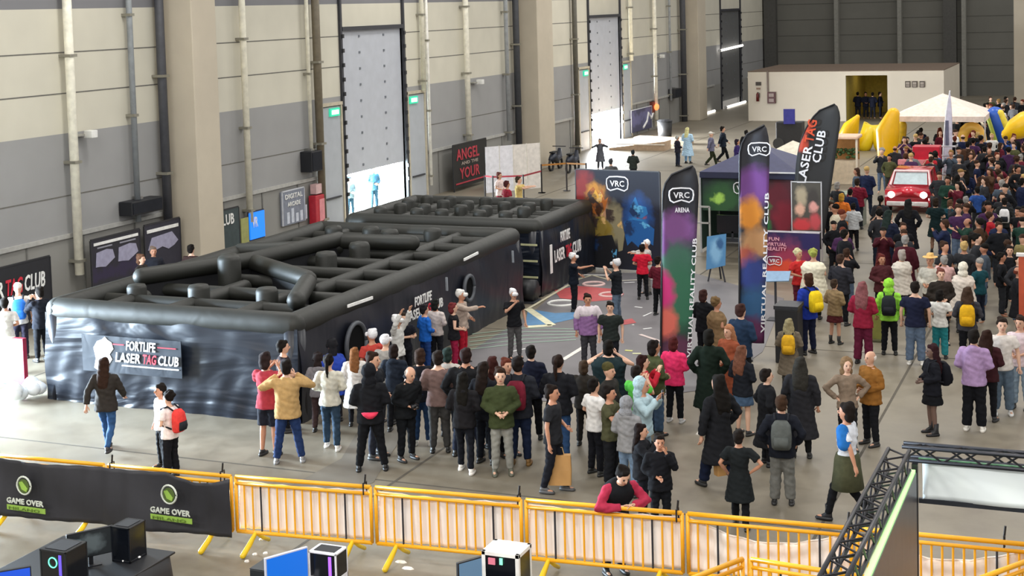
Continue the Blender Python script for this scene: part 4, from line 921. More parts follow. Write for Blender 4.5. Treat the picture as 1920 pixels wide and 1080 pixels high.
# narrow white feather banner
X, Y = at(1766, 338); t = thing('feather_flag', (X, Y, 0), 'slim white feather flag in the middle of the far crowd', 'flag', rz=-atan2(X, Y))
q = obj('flag_cloth', MB().grid(lambda a, b: ((.05 + .38 * (1 - (b ** 3)) * a + .32 * b ** 2.2), .02 * sin(6 * b), .3 + 3.6 * b), 6, 20), mat('c9c4d4', .6), t, True, local=True); q.modifiers.new('thickness', 'SOLIDIFY').thickness = .01
obj('mast', MB().tube([(.05 + .32 * (k / 10) ** 2.2, 0, .3 + 3.6 * k / 10) if k else (.05, 0, 0) for k in range(11)], .03, 6), mat('d8d8dc', .5), t, local=True)
obj('print', MB().box(.16, .3, -.03, -.02, 1.5, 2.6), mat('5a5a70', .6), t, local=True)
# food stall
X, Y = at(1580, 345); t = thing('food_stall', (X, Y, 0), 'small wooden framed stall with green plants behind the wide black flag', 'stall')
obj('counter', MB().box(X - .7, X + .6, Y, Y + .8, 0, 1.0), mat('c9b8a0', .6), t); obj('roof', MB().box(X - .8, X + .7, Y - .2, Y + 1, 1.95, 2.1), mat('e8c4a8', .5), t, bev=.05); obj('back_panel', MB().box(X - .65, X + .6, Y + .78, Y + .82, 1.0, 1.95), mat('b8844a', .6), t)
for x in (X - .72, X + .62): obj('post', MB().box(x - .04, x + .04, Y - .1, Y, 0, 2), mat('e0d4c0', .5), t)
g_ = MB(); rr = random.Random(3)
for k in range(26): g_.ell((X - .4 + rr.random() * 1.0, Y + .2 + rr.random() * .3, 1.1 + rr.random() * .4), (.09, .09, .07), 6, 4)
obj('plants', g_, mat('3f5a30', .7, 0, .3, 8), t, True)
X, Y = at(1562, 425); t = thing('grey_counter', (X, Y, 0), 'green grey slatted counter beside the wide black flag', 'counter')
obj('body', MB().box(X - .1, X + 1.0, Y, Y + 1, 0, 1.1), mat('6f7468', .6), t)
sl = MB()
for k in range(5): sl.box(X - .12, X + 1.02, Y - .02 + k * .2, Y + .06 + k * .2, 1.1, 1.16)
obj('slats', sl, mat('a8b4a0', .6), t)
# clutter with blue sign near the low stall
X, Y = at(1472, 285); t = thing('arcade_machine', (X, Y, 0), 'dark machine with a purple blue sign left of the wide black flag', 'machine')
obj('cabinet', MB().box(X - .7, X + .7, Y + 1, Y + 1.8, 0, 1.5), mat('2a2a2c', .5), t, bev=.05); obj('sign', MB().box(X - .25, X + .35, Y + .9, Y + 1.0, 1.4, 2.2), mat('3c3c94', .4), t); obj('wheel', MB().tube([(X - .55, Y + .9, .35), (X - .55, Y + 1.1, .35)], .3, 14), mat('3a3a3a', .5), t)
# red small car
cxx, cyy = at(1702, 400); rc = mat('c8102c', .25, 0, .03, 3, coat=.6)
t = thing('red_car', (cxx, cyy + 1.2, 0), 'small red car with white lights standing in the crowd', 'car')
prof = [(-1.75, .25), (-1.8, .6), (-1.65, .85), (-.95, .95), (-.45, 1.42), (.85, 1.48), (1.5, 1.1), (1.75, .8), (1.78, .3)]
W_ = .82; body = MB()
V = []; n_ = len(prof)
for s_, k_ in ((-1, 1), (-1.0, .0), (1.0, 0.), (1, 1)):
    pass
for x, s_ in ((-W_ * .9, .94), (-W_, 1.0), (W_, 1.0), (W_ * .9, .94)):
    for a, z in prof: V.append((cxx + x * (1 if z < 1 else .82), cyy + 1.7 + a, .2 + (z - .2) * s_ if z > .3 else z))
Fa = [(k * n_ + i, k * n_ + (i + 1) % n_, (k + 1) * n_ + (i + 1) % n_, (k + 1) * n_ + i) for k in range(3) for i in range(n_)] + [tuple(reversed(range(n_))), tuple(range(3 * n_, 4 * n_))]
body.add(V, Fa); obj('body', body, rc, t, True)
obj('windscreen', MB().add([(cxx - .62, cyy + .78, .98), (cxx + .62, cyy + .78, .98), (cxx + .56, cyy + 1.22, 1.4), (cxx - .56, cyy + 1.22, 1.4)], [(0, 1, 2, 3)]), mat('b9c8cc', .08), t)
obj('roof_trim', MB().tube([(cxx - .72, cyy + .72, .95), (cxx - .62, cyy + 1.2, 1.43), (cxx + .62, cyy + 1.2, 1.43), (cxx + .72, cyy + .72, .95)], .05, 8), mat('e8c8c8', .3), t)
for s_ in (-1, 1):
    obj('headlamp', MB().ell((cxx + s_ * .58, cyy - .05, .68), (.14, .08, .14)), mat('fff8f0', .2, emit=1.5), t, True)
    for yy in (.55, 2.75): obj('wheel', MB().tube([(cxx + s_ * .66, cyy + yy, .3), (cxx + s_ * .84, cyy + yy, .3)], .3, 18), mat('17171a', .6), t, True)
obj('bumper', MB().box(cxx - .75, cxx + .75, cyy - .14, cyy - .04, .28, .45), mat('d8d0d0', .4), t, bev=.04)
obj('number_plate', MB().box(cxx - .25, cxx + .25, cyy - .17, cyy - .14, .33, .44), mat('e8e8e8', .4), t)
X, Y = at(1718, 372); t = thing('red_kiosk', (X, Y, 0), 'bright red square kiosk just behind the red car', 'kiosk'); obj('body', MB().box(X - .55, X + .55, Y + 3.2, Y + 4.0, 0, 1.75), mat('b8102c', .4), t, bev=.03); obj('counter', MB().box(X - 1.1, X + .6, Y + 2.9, Y + 3.2, 1.0, 1.2), mat('e08a90', .4), t)
# metal rack beside the slim white flag
X, Y = at(1756, 352); t = thing('metal_rack', (X, Y, 0), 'silver metal shelf rack between the red kiosk and the slim white flag', 'rack')
for x in (-.4, .7):
    for y in (0, .5): obj('post', MB().bar((X + x, Y + 1 + y, 0), (X + x, Y + 1 + y, 1.7), .05), mat('b9bcc0', .3, .6), t)
for z in (.4, .8, 1.2, 1.6): obj('shelf', MB().box(X - .4, X + .7, Y + 1, Y + 1.5, z, z + .03), mat('b9bcc0', .3, .6), t)
# orange post at the right edge
X, Y = at(1917, 665); t = thing('orange_pillar', (X, Y, 0), 'slim orange red pillar at the right edge of the picture', 'pillar'); obj('post', MB().box(X - .07, X + .1, Y, Y + .12, .04, 2.2), mat('b04a2c', .5), t); obj('foot', MB().box(X - .2, X + .22, Y - .14, Y + .26, 0, .04), mat('5a2a1c', .5), t); obj('cap', MB().box(X - .12, X + .14, Y - .03, Y + .15, 2.2, 2.26), mat('c9c4c0', .5), t)
# lime and white sign stand near the lime hoodie
X, Y = at(1648, 640); t = thing('sign_stand', (X, Y, 0), 'olive green board standing left of the lime hoodie', 'sign'); obj('board', MB().box(X - .18, X + .12, Y, Y + .03, .05, 1.0), mat('7f7f3a', .6), t); obj('foot', MB().box(X - .2, X + .14, Y - .15, Y + .18, 0, .05), mat('4a4a30', .6), t)
# speaker and flight case by the arena
X, Y = at(1436, 690); t = thing('flight_case', (X, Y, 0), 'black equipment case standing behind the tall dark feather flag', 'case')
obj('body', MB().box(X + .1, X + .6, Y + .5, Y + 1.1, 0, 1.2), mat('17181c', .5), t, bev=.02); obj('lid', MB().box(X + .08, X + .62, Y + .48, Y + 1.12, 1.2, 1.28), mat('25272c', .5), t)
X, Y = at(1455, 600); t = thing('tilted_tablet_stand', (X, Y, 0), 'light blue tilted panel on a black stand beside the black case', 'stand'); obj('pole', MB().bar((X, Y, 0.03), (X, Y, 1.0), .05), dkm, t); obj('panel', MB().prism([(-.45, 0), (.35, .1), (.35, .5), (-.4, .45)], (X, Y - .1, .95), (1, 0, 0), (0, .6, .5), .03), mat('7f9fc0', .3), t); obj('foot', MB().box(X - .2, X + .2, Y - .2, Y + .2, 0, .03), dkm, t)
# striped board at the far left edge
X, Y = at(25, 722); t = thing('striped_board', (X, Y, 0), 'upright board striped crimson and pale green at the left edge', 'board')
obj('red_half', MB().box(X + .0, X + .32, Y, Y + .12, .03, 1.05), mat('8a1030', .6), t); obj('green_half', MB().box(X - .5, X + .0, Y, Y + .12, .03, 1.05), print_mat('b9c890', [(0, .5, .1, .4, '90c070'), (-.2, .8, .1, .3, 'd89a80')], .2, 4), t); obj('foot', MB().box(X - .52, X + .34, Y - .1, Y + .2, 0, .03), dkm, t)
for k, (px, py, lb) in enumerate(((60, 745, 'crumpled white plastic bag on the floor by the near corner of the maze'), (30, 752, 'larger white plastic bag left of the maze'))):
    X, Y = at(px, py); b_ = MB(); rr = random.Random(k)
    for j in range(6): b_.ell((X + rr.uniform(-.2, .2), Y + rr.uniform(-.15, .15), .13 + rr.random() * .15), (.17, .15, .14), 9, 6)
    tag(obj('plastic_bag', b_, mat('e4eaee', .3, 0, .05, 6, .3), smooth=True), lb, 'bag')
# ================================================================ people
SKIN = ('c99a80', 'b98468', 'd6ab92', 'a87258')
ARMS = {  # side s = +1 / -1 : elbow, wrist
 'down': ((.27, -.02, 1.16), (.29, .05, .91)), 'pocket': ((.33, -.08, 1.18), (.23, .06, .98)), 'hold': ((.28, -.02, 1.16), (.08, .21, 1.08)),
 'cross': ((.29, .04, 1.17), (-.08, .19, 1.19)), 'phone': ((.27, .15, 1.24), (.08, .29, 1.46)), 'hip': ((.42, -.06, 1.21), (.2, .02, 1.02)),
 'up': ((.29, .12, 1.62), (.22, .22, 1.86)), 'out': ((.24, .25, 1.36), (.14, .50, 1.40)), 'wf': ((.26, .09, 1.18), (.25, .27, 1.0)), 'wb': ((.28, -.15, 1.18), (.29, -.22, .95)),
 'cheek': ((.24, .16, 1.22), (.09, .15, 1.50)), 'wide': ((.42, .08, 1.30), (.14, .2, 1.48)), 'side': ((.45, .02, 1.38), (.70, .05, 1.40)), 'bag': ((.29, 0, 1.15), (.31, .04, .88)), 'rail': ((.38, .2, 1.26), (.08, .32, 1.37))}
LEGS = {'stand': ((.105, .02, .50), (.125, -.01, .09), (.105, .02, .50), (.125, -.01, .09)), 'wide': ((.15, .02, .5), (.21, 0, .09), (.15, .02, .5), (.21, 0, .09)),
        'walk': ((.09, .17, .52), (.09, .27, .10), (.09, .0, .50), (.09, -.30, .17)), 'step': ((.10, .09, .50), (.11, .12, .09), (.11, -.03, .50), (.13, -.14, .10))}
NECKF = {}
def leanpt(p, lean):
    if not lean: return Vector(p)
    p = Vector(p)
    if p.z <= .95: return p
    a = lean * min(1, (p.z - .95) / .25); y, z = p.y, p.z - .95
    return Vector((p.x, y * cos(a) + z * sin(a), .95 + z * cos(a) - y * sin(a)))
def lmb(mb, lean):
    if lean: mb.v = [tuple(leanpt(v, lean)) for v in mb.v]
    return mb
def armpts(a, s, w):
    e, h = ARMS[a]; sh = (s * .185 * w, 0, 1.405)
    return Vector(sh), Vector((s * e[0] * (.5 + .5 * w), e[1], e[2])), Vector((s * h[0], h[1], h[2]))
def torso_rings(f, w, off=0., z0=.84, z1=1.5):
    R_ = [(.84, .155, .115), (.95, .165, .12), (1.08, .14, .105), (1.2, .152, .112), (1.32, .175, .118), (1.41, .175, .10), (1.46, .105, .08), (1.50, .06, .06)]
    if f: R_ = [(.84, .165, .12), (.95, .17, .125), (1.08, .128, .098), (1.2, .142, .118), (1.32, .16, .115), (1.41, .16, .095), (1.46, .09, .072), (1.50, .054, .055)]
    return [(0, 0, z, rx * w + off, ry * w + off) for z, rx, ry in R_ if z0 <= z <= z1]
def hd(v): return (v[0] * 1.1, v[1] * 1.1, 1.53 + (v[2] - 1.53) * 1.1)   # head a touch larger, scaled about the chin
def key_body(P): return (P['f'], P['al'], P['ar'], P['legs'], P['lean'], P['w'], P['q'])
def build_body(k):
    f, al, ar, lg_, lean, w, q = k; mb = MB(); N = 12
    mb.loft(torso_rings(f, w) + [(0, .01, 1.56, .052, .055)], 16)
    # head
    hs = len(mb.v); mb.loft([(0, .035, 1.525, .028, .03), (0, .025, 1.545, .05, .062), (0, .015, 1.575, .062, .08), (0, .01, 1.61, .071, .092), (0, .005, 1.65, .076, .098), (0, 0, 1.69, .074, .094), (0, -.005, 1.725, .056, .07), (0, -.008, 1.745, .03, .038)], 16)
    mb.ell((0, .112, 1.622), (.012, .02, .024), 8, 6)
    for s in (-1, 1): mb.ell((s * .077, 0, 1.63), (.012, .02, .032), 8, 6)
    mb.v[hs:] = [hd(v) for v in mb.v[hs:]]
    for s, a in ((-1, al), (1, ar)):
        sh, e, h = armpts(a, s, w); d = (h - e).normalized()
        mb.tube([sh - Vector((s * .05, 0, 0)), sh, sh.lerp(e, .5), e, e.lerp(h, .35), h], [.05, .054, .045, .038, .038, .026], 10, rnd=True)
        mb.tube([h, h + d * .05, h + d * .09], [.028, .038, .034], 10, rnd=True, flat=.7)
    for s, (kn, an) in ((-1, LEGS[lg_][0:2]), (1, LEGS[lg_][2:4])):
        hp_ = Vector((s * .088, 0, .90)); K = Vector((s * kn[0], kn[1], kn[2])); A_ = Vector((s * an[0], an[1], an[2]))
        mb.tube([hp_, hp_.lerp(K, .5), K, K.lerp(A_, .3), A_], [.088 * w, .075 * w, .054, .054, .034], N, rnd=True)
        mb.tube([A_, A_ + Vector((s * .01, .06, -.045)), A_ + Vector((s * .02, .15, -.055))], [.036, .038, .028], 8, rnd=True)
    return lmb(mb, lean)
def body_extra(k):
    """eyes, brows, mouth and the five fingers of each hand, rooted in the palm"""
    f, al, ar, lg_, lean, w, q = k; mb = MB()
    for s in (-1, 1):
        mb.ell((s * .03, .094, 1.642), (.014, .008, .007), 8, 5, 1); mb.ell((s * .03, .094, 1.66), (.019, .008, .004), 8, 5, 1)
        mb.ell((s * .03, .098, 1.642), (.006, .006, .006), 6, 4, 1)
    mb.ell((0, .096, 1.578), (.024, .008, .007), 8, 5, 2)
    mb.v = [hd(v) for v in mb.v]
    for s, a in ((-1, al), (1, ar)):
        sh, e, h = armpts(a, s, w); d = (h - e).normalized(); x = d.cross(Vector((0, 1, 0) if abs(d.y) < .8 else (0, 0, 1))).normalized(); n_ = x.cross(d).normalized()
        if n_.y < 0: n_ = -n_
        for i, (o_, L_) in enumerate(((-.027, .065), (-.009, .078), (.009, .072), (.026, .055))):
            b = h + d * .085 + x * o_; mb.tube([b, b + d * L_ * .45 + x * o_ * .12 + n_ * .006, b + d * L_ * .8 + x * o_ * .15 + n_ * .026], [.0095, .009, .007], 6, rnd=True)
        th = -1 if s > 0 else 1
        b = h + d * .03 + x * th * .03; mb.tube([b, b + d * .035 + x * th * .022 + n_ * .008, b + d * .06 + x * th * .026 + n_ * .02], [.012, .011, .008], 6, rnd=True)
    return lmb(mb, lean)
def build_top(k):
    kind, f, al, ar, lean, w, q = k; mb = MB()
    off = {'tee': .026, 'shirt': .028, 'jacket': .04, 'hoodie': .038, 'coat': .045, 'vest': .03, 'dress': .03, 'cape': .06, 'long': .04, 'tank': .012, 'suit': .04}[kind]
    hem = {'tee': .83, 'shirt': .84, 'jacket': .80, 'hoodie': .82, 'coat': .45, 'vest': .83, 'dress': .52, 'cape': .62, 'long': .38, 'tank': .88, 'suit': .82}[kind]
    R_ = torso_rings(f, w, off, .9); lo = R_[0]
    R_ = [(0, 0, 1.475, .075 + off * .5, .07 + off * .5) if r[2] > 1.45 and r[2] < 1.47 else r for r in R_ if r[2] < 1.49]
    if kind in ('coat', 'dress', 'long', 'cape'):
        fl = .12 if kind != 'cape' else .16
        R_ = [(0, 0, hem, lo[3] + fl * (.95 - hem) * 1.2 + .01, lo[4] + fl * (.95 - hem) * 1.3 + .02), (0, 0, (hem + .95) / 2, lo[3] + .035, lo[4] + .03)] + R_
        if kind == 'cape': R_ = [(a, b, z, rx + .07 * (z < 1.4), ry + .03 * (z < 1.4)) for a, b, z, rx, ry in R_]
    else: R_ = [(0, 0, hem, lo[3] + .016, lo[4] + .016)] + R_
    if kind in ('jacket', 'hoodie', 'coat', 'suit', 'long'): R_ = [(a, b, z, rx + .012 * (1.0 < z < 1.2), ry + .02 * (.98 < z < 1.25)) for a, b, z, rx, ry in R_]
    mb.loft(R_, 20)
    if kind in ('hoodie',): mb.ell((0, -.09, 1.455), (.12, .07, .075), 12, 7)
    if kind in ('jacket', 'coat', 'long'): mb.loft([(0, 0, 1.43, .11, .10), (0, 0, 1.50, .085, .08)], 14)
    if kind == 'suit': pass
    for s, a in ((-1, al), (1, ar)):
        if kind in ('vest', 'tank', 'cape'): 
            sh = Vector((s * .16 * w, 0, 1.40)); mb.tube([sh, sh + Vector((s * .03, 0, -.01))], .065, 10, rnd=True); continue
        sh, e, h = armpts(a, s, w); r0 = .058 + off * .5
        if kind in ('tee', 'dress'): mb.tube([sh - Vector((s * .05, 0, 0)), sh, sh.lerp(e, .68)], [r0, r0 + .006, r0 + .012], 10)
        else: mb.tube([sh - Vector((s * .05, 0, 0)), sh, sh.lerp(e, .5), e, e.lerp(h, .4), e.lerp(h, .93)], [r0, r0 + .004, r0 - .003, r0 - .008, r0 - .010, r0 - .018], 10)
    return lmb(mb, lean)
def build_legs(k):
    kind, f, lg_, lean, w, q = k; mb = MB()
    o = {'jeans': .014, 'slim': .008, 'wide': .03, 'shorts': .03, 'skirt': 0, 'tights': .004}[kind]
    r = torso_rings(f, w, .010 + o * .1, .84, 1.0)
    if kind == 'skirt':
        mb.loft([(0, 0, .62, .24, .21), (0, 0, .8, .2, .165), (0, 0, 1.0, r[1][3] - .01, r[1][4] - .01)], 20); return mb
    mb.loft([(0, 0, .80, r[0][3] - .03, r[0][4] - .02)] + r + [(0, 0, .99, r[1][3], r[1][4])], 18)
    for s, (kn, an) in ((-1, LEGS[lg_][0:2]), (1, LEGS[lg_][2:4])):
        hp_ = Vector((s * .09, 0, .88)); K = Vector((s * kn[0], kn[1], kn[2])); A_ = Vector((s * an[0], an[1], an[2])) + Vector((0, 0, .01))
        if kind == 'shorts': mb.tube([hp_, hp_.lerp(K, .5), hp_.lerp(K, .92)], [.1 * w, .095 * w, .1 * w], 12)
        else: mb.tube([hp_, hp_.lerp(K, .5), K, K.lerp(A_, .4), A_], [.095 * w + o * .4, .083 * w + o * .7, .062 + o, .058 + o * 1.2, .044 + o * 1.3], 12)
    return mb
def build_shoe(k):
    lg_, side_, boot = k; kn = LEGS[lg_][0:2] if side_ < 0 else LEGS[lg_][2:4]; an = kn[1]; A_ = Vector((side_ * an[0], an[1], an[2])); mb = MB(); x, y = A_.x, A_.y; z = A_.z - .09
    mb.loft([(x + side_ * .012, y + .06, z + .0, .045, .13), (x + side_ * .012, y + .06, z + .025, .05, .14), (x + side_ * .012, y + .05, z + .05, .043, .12)], 14, pw=.8)
    mb.loft([(x + side_ * .01, y + .045, z + .03, .042, .115), (x + side_ * .008, y + .02, z + .07, .04, .085), (x, y - .01, z + .11, .042, .05)] + ([(x, y - .01, z + .24, .052, .055)] if boot else []), 12)
    return mb
def build_hair(k):
    st, lean, q = k; mb = MB()
    cap = lambda g=0.: (mb.ell((0, -.024, 1.672), (.093 + g, .103 + g, .101 + g), 14, 9), mb.ell((0, .045, 1.725), (.06, .045, .035), 10, 6), mb.ell((.03, -.05, 1.745), (.05, .05, .035), 10, 6))
    if st in ('short', 'pony', 'bun', 'bob', 'long', 'curly', 'phones', 'longwide'): cap()
    if st == 'short': mb.ell((0, -.055, 1.61), (.082, .062, .075), 12, 6)
    if st == 'pony': mb.tube([(0, -.1, 1.72), (0, -.17, 1.70), (0, -.17, 1.55), (0, -.14, 1.38)], [.035, .04, .035, .012], 8, rnd=True)
    if st == 'bun': mb.ell((0, -.08, 1.775), (.05, .05, .045), 10, 6)
    if st == 'bob': mb.ell((0, -.045, 1.59), (.098, .075, .10), 12, 7)
    if st in ('long', 'longwide'):
        g = .025 if st == 'longwide' else 0
        mb.loft([(0, -.115, 1.20, .07 + g, .03), (0, -.12, 1.33, .10 + g, .045 + g / 2), (0, -.085, 1.46, .105 + g, .06 + g / 2), (0, -.05, 1.58, .10 + g, .07), (0, -.03, 1.68, .09, .09)], 14)
    if st == 'curly':
        rr = random.Random(4)
        for i in range(18):
            a = rr.random() * 6.28; b = rr.random() * 1.3; mb.ell((.09 * cos(a) * cos(b), -.03 + .09 * sin(a) * cos(b) - (.02 if sin(a) > 0 else 0), 1.68 + .09 * sin(b)), (.038, .038, .036), 8, 5)
    if st == 'phones':
        mb.tube([(-.1, 0, 1.66), (-.085, 0, 1.76), (0, 0, 1.80), (.085, 0, 1.76), (.1, 0, 1.66)], .014, 6); mb.ell((-.1, 0, 1.645), (.025, .04, .045)); mb.ell((.1, 0, 1.645), (.025, .04, .045)); mb.ell((0, -.07, 1.52), (.09, .05, .14))
    if st == 'bald': mb.loft([(0, -.028, 1.59, .074, .075), (0, -.032, 1.64, .083, .08), (0, -.03, 1.67, .081, .08)], 14)
    if st == 'cap': mb.ell((0, -.01, 1.70), (.09, .105, .075), 14, 8); mb.loft([(0, .12, 1.695, .065, .06), (0, .12, 1.71, .065, .06)], 12)
    if st == 'beanie': mb.ell((0, -.015, 1.705), (.092, .105, .085), 14, 8)
    if st == 'hat': mb.loft([(0, 0, 1.71, .17, .18), (0, 0, 1.725, .17, .18)], 16); mb.loft([(0, 0, 1.70, .088, .1), (0, 0, 1.80, .075, .085), (0, 0, 1.815, .05, .06)], 14)
    if st == 'hood':
        mb.ell((0, -.035, 1.665), (.115, .115, .125), 14, 9); mb.ell((0, -.06, 1.52), (.12, .09, .1), 12, 7)
    if st == 'vr':
        cap()
        mb.loft([(0, .11, 1.61, .075, .045), (0, .115, 1.65, .08, .05), (0, .11, 1.685, .07, .04)], 12)
    mb.v = [hd(v) for v in mb.v]
    return lmb(mb, lean)
JOBS = {}
def want(kind, k, builder, vox): JOBS.setdefault((kind, k), (builder, vox)); return (kind, k)
TOPN = {}
def person(x, yt, yf, rel, pose='stand', arms='down', hair='short', hc='1b1614', top='tee', tc='22242c', legs='jeans', lc='20242e', f=0, w=1., lean=0., shoe='222222', boot=False, skin=None, h=None, label='', far=False, extra=None, group=None, depth=None):
    al, ar = (arms, arms) if isinstance(arms, str) else arms
    if yf is not None:
        X, Y = at(x, yf); hor = CAMH
        # height from the two sight lines
        d = RM @ np.array([x - CX, CY - yt, -F]); t = hypot(X, Y) / hypot(d[0], d[1]); hh = d[2] * t + CAMH
        h = h or min(1.93, max(1.50, hh))
    else:
        h = h or (1.66 if f else 1.74); X, Y = at(x, yt, h)
    return dict(X=X, Y=Y, rel=rel, legs=pose, al=al, ar=ar, hair=hair, hc=hc, top=top, tc=tc, bot=legs, lc=lc, f=f, w=w, lean=lean, shoe=shoe, boot=boot, skin=skin, h=h, label=label, q=1 if far else 0, extra=extra, group=group, px=x, py=yt)
PL = []
def add(*a, **k): PL.append(person(*a, **k))
W_ = 'e0dcd6'; BK = '15161a'; NV = '1c2438'; DG = '3a3b3e'; JN = '34486a'; LJ = '6f86a4'; BR = '2c1c14'; HK = '17120f'; BL = 'a8845a'; GN = '2f3a2c'
add(203, 672, 848, 160, 'walk', ('wb', 'wf'), 'long', BR, 'jacket', '2f2b28', 'slim', '2f4f78', f=1, shoe='2a2a2e', label='person with long dark hair walking in dark jacket and blue jeans by the maze front')
add(307, 738, 880, -70, 'stand', 'down', 'short', HK, 'tee', 'd8d8da', 'jeans', '17181c', label='person in white tee and black trousers half hidden behind the red backpack wearer')
add(322, 745, 893, -130, 'stand', 'hold', 'curly', HK, 'tee', 'e8dcda', 'wide', '15161b', w=1.05, label='curly haired person in white tee carrying the red backpack', extra=('backpack', 'd8403c', 'coral red backpack worn by the curly haired person in white'))
add(33, 532, None, 180, 'stand', 'down', 'cap', 'd8d4cc', 'tee', W_, 'jeans', '2a2836', h=1.8, label='person in white cap and white tee with blue backpack at the left edge', extra=('backpack', '2f6fc8', 'bright blue backpack worn at the left edge'))
add(8, 560, None, 170, 'stand', 'hold', 'short', HK, 'tee', 'c9c4c0', 'jeans', BK, label='person in pale top cut by the left edge of the picture')
add(73, 540, None, -150, 'stand', 'phone', 'short', HK, 'jacket', '1a1c24', 'jeans', BK, label='dark clothed person between the blue backpack and the maze corner')
add(264, 478, None, 60, 'stand', 'hold', 'bob', '5c4030', 'jacket', '2a2624', 'jeans', BK, label='brown haired person behind the maze before the two map banner')
add(287, 464, None, 10, 'stand', 'hold', 'short', '6a5a50', 'jacket', '24262e', 'jeans', BK, label='balding person facing the viewer under the star burst banner')
add(358, 460, None, 150, 'stand', 'hold', 'short', HK, 'tee', '3a2a28', 'jeans', BK, label='only the dark head of a person behind the maze at the first column')
add(530, 634, None, 100, 'stand', 'hold', 'short', HK, 'tee', '2a2024', 'jeans', BK, h=1.75, label='dark haired person in profile behind the tan jacket')
add(505, 662, 855, 150, 'stand', 'phone', 'bob', '241a1a', 'tee', '9a3440', 'shorts', '20222c', f=1, shoe='17171a', label='person in dusty red top with navy jacket round the waist and white socks')
add(543, 677, 868, 178, 'wide', 'wide', 'short', HK, 'jacket', 'b09060', 'jeans', '22345c', w=1.08, shoe='8a8a8c', label='person in tan jacket and blue trousers seen from behind, elbows raised')
add(600, 642, 772, 170, 'stand', 'hold', 'phones', '201818', 'hoodie', '6f6c70', 'jeans', '3a2c2c', f=1, label='person with headphones and grey hooded top beside the maze')
add(628, 646, 800, -170, 'stand', 'hold', 'phones', '1a1a1e', 'cape', '28409a', 'slim', '34343c', f=1, label='person with headphones and bright blue cape beside the grey hooded top')
add(622, 666, 842, 168, 'step', 'hold', 'pony', HK, 'shirt', 'c9c6b8', 'jeans', '2c3e50', f=1, shoe='e6e4e0', label='person in cream blouse with ponytail, dark jeans and white sneakers')
add(669, 648, 792, 175, 'stand', 'down', 'long', '7a5030', 'coat', 'd6d2ce', 'slim', '202228', f=1, label='brown haired person in long white cardigan facing the maze')
add(697, 622, None, -150, 'stand', 'hold', 'vr', 'd8d8dc', 'tee', 'b04038', 'jeans', DG, label='person in red top with white headset, first beside the maze wall')
add(722, 628, None, 150, 'stand', 'hold', 'vr', 'e0e0e4', 'shirt', '9a9894', 'jeans', DG, label='person in pale grey top with white headset behind the crowd')
add(706, 662, 858, 60, 'stand', 'hold', 'short', '2a1c16', 'tee', '1d2026', 'jeans', '2a2d38', label='person in profile right behind the black hood')
add(698, 685, 883, 178, 'wide', 'hold', 'hood', '14151a', 'hoodie', '16171b', 'jeans', '121317', w=1.08, shoe='1a1a1c', label='person all in black with hood and bright pink waist bag', extra=('waistbag', 'e0405c', 'bright pink waist bag worn on the back of the black hood wearer'))
add(738, 648, None, 165, 'stand', 'hold', 'bob', '201614', 'hoodie', '1d2430', 'jeans', BK, f=1, label='brown haired person in navy hooded top right of the black hood')
add(763, 683, 862, 35, 'stand', 'hold', 'bald', '8a8078', 'jacket', '16181b', 'jeans', '14161a', lean=.28, w=1.06, label='balding person in black leaning forward over a camera', extra=('camera', '202024', 'black camera held by the balding leaning person'))
add(793, 656, 835, 172, 'stand', 'hold', 'bob', '2f2018', 'tee', '14161d', 'jeans', '243a5a', f=1, shoe='d9d6d0', label='person in black tee and blue jeans with white shoes behind the leaning person')
add(826, 660, 848, 178, 'stand', 'hold', 'short', '201814', 'shirt', '6f5a56', 'jeans', '3c3b3a', w=1.12, label='broad person in mauve brown sweater and dark grey trousers from behind')
add(839, 654, None, 160, 'stand', 'hold', 'bob', '22302c', 'tee', 'b9b4ae', 'jeans', BK, f=1, label='person with dark green tinted hair behind the mauve sweater')
add(879, 650, 862, 176, 'wide', 'pocket', 'short', '241614', 'jacket', '17181b', 'jeans', '1b2030', w=1.18, label='large person in black jacket seen from behind at the centre of the crowd')
add(873, 694, 878, 165, 'step', 'hold', 'long', '14120f', 'hoodie', '1b1a1d', 'slim', '15171e', f=1, shoe='eae6e0', label='person in black with long black hair and white sneakers')
add(912, 672, 858, 150, 'stand', 'hold', 'long', '1f1612', 'jacket', '16181f', 'jeans', '14171f', f=1, label='long haired person in black jacket left of the olive jacket')
add(927, 680, 850, -160, 'stand', 'hold', 'longwide', '3a1c18', 'jacket', '1a1a1e', 'slim', '181a20', f=1, label='person with dark reddish hair just behind the olive jacket')
add(943, 690, 886, 2, 'stand', 'hold', 'short', '2b1a10', 'jacket', '3a4228', 'jeans', '8a8a84', shoe='5a5c50', label='young person facing the viewer in olive jacket and pale grey trousers')
add(950, 678, None, 30, 'stand', 'hold', 'short', '5a2c20', 'tee', '2a2a30', 'jeans', BK, label='auburn haired person behind the olive jacket')
add(976, 668, 868, 170, 'stand', 'hold', 'short', '181210', 'jacket', '22242b', 'jeans', '18223a', w=1.1, shoe='7a5a2c', label='dark jacketed person with maroon backpack and tan sneakers', extra=('backpack', '6a1c2c', 'maroon backpack on the dark jacket'))
add(995, 650, None, 172, 'stand', 'down', 'short', HK, 'jacket', '15192a', 'jeans', BK, label='person in navy jacket alone before the printed floor')
add(1051, 668, 862, 165, 'step', 'hold', 'pony', '241814', 'jacket', '1a1b20', 'jeans', '2a4468', f=1, w=1.08, label='person with ponytail in black jacket and blue jeans')
add(1040, 724, 922, 70, 'step', ('hold', 'bag'), 'short', '1c1410', 'tee', '25262a', 'jeans', '1a1c24', shoe='4a4a4c', label='person in charcoal tee holding the brown paper bag')
add(1098, 704, 835, 170, 'stand', 'hold', 'bob', '3a2c20', 'jacket', '2c2824', 'jeans', '22201f', f=1, h=1.55, label='short person in brown black coat between ponytail and white tee')
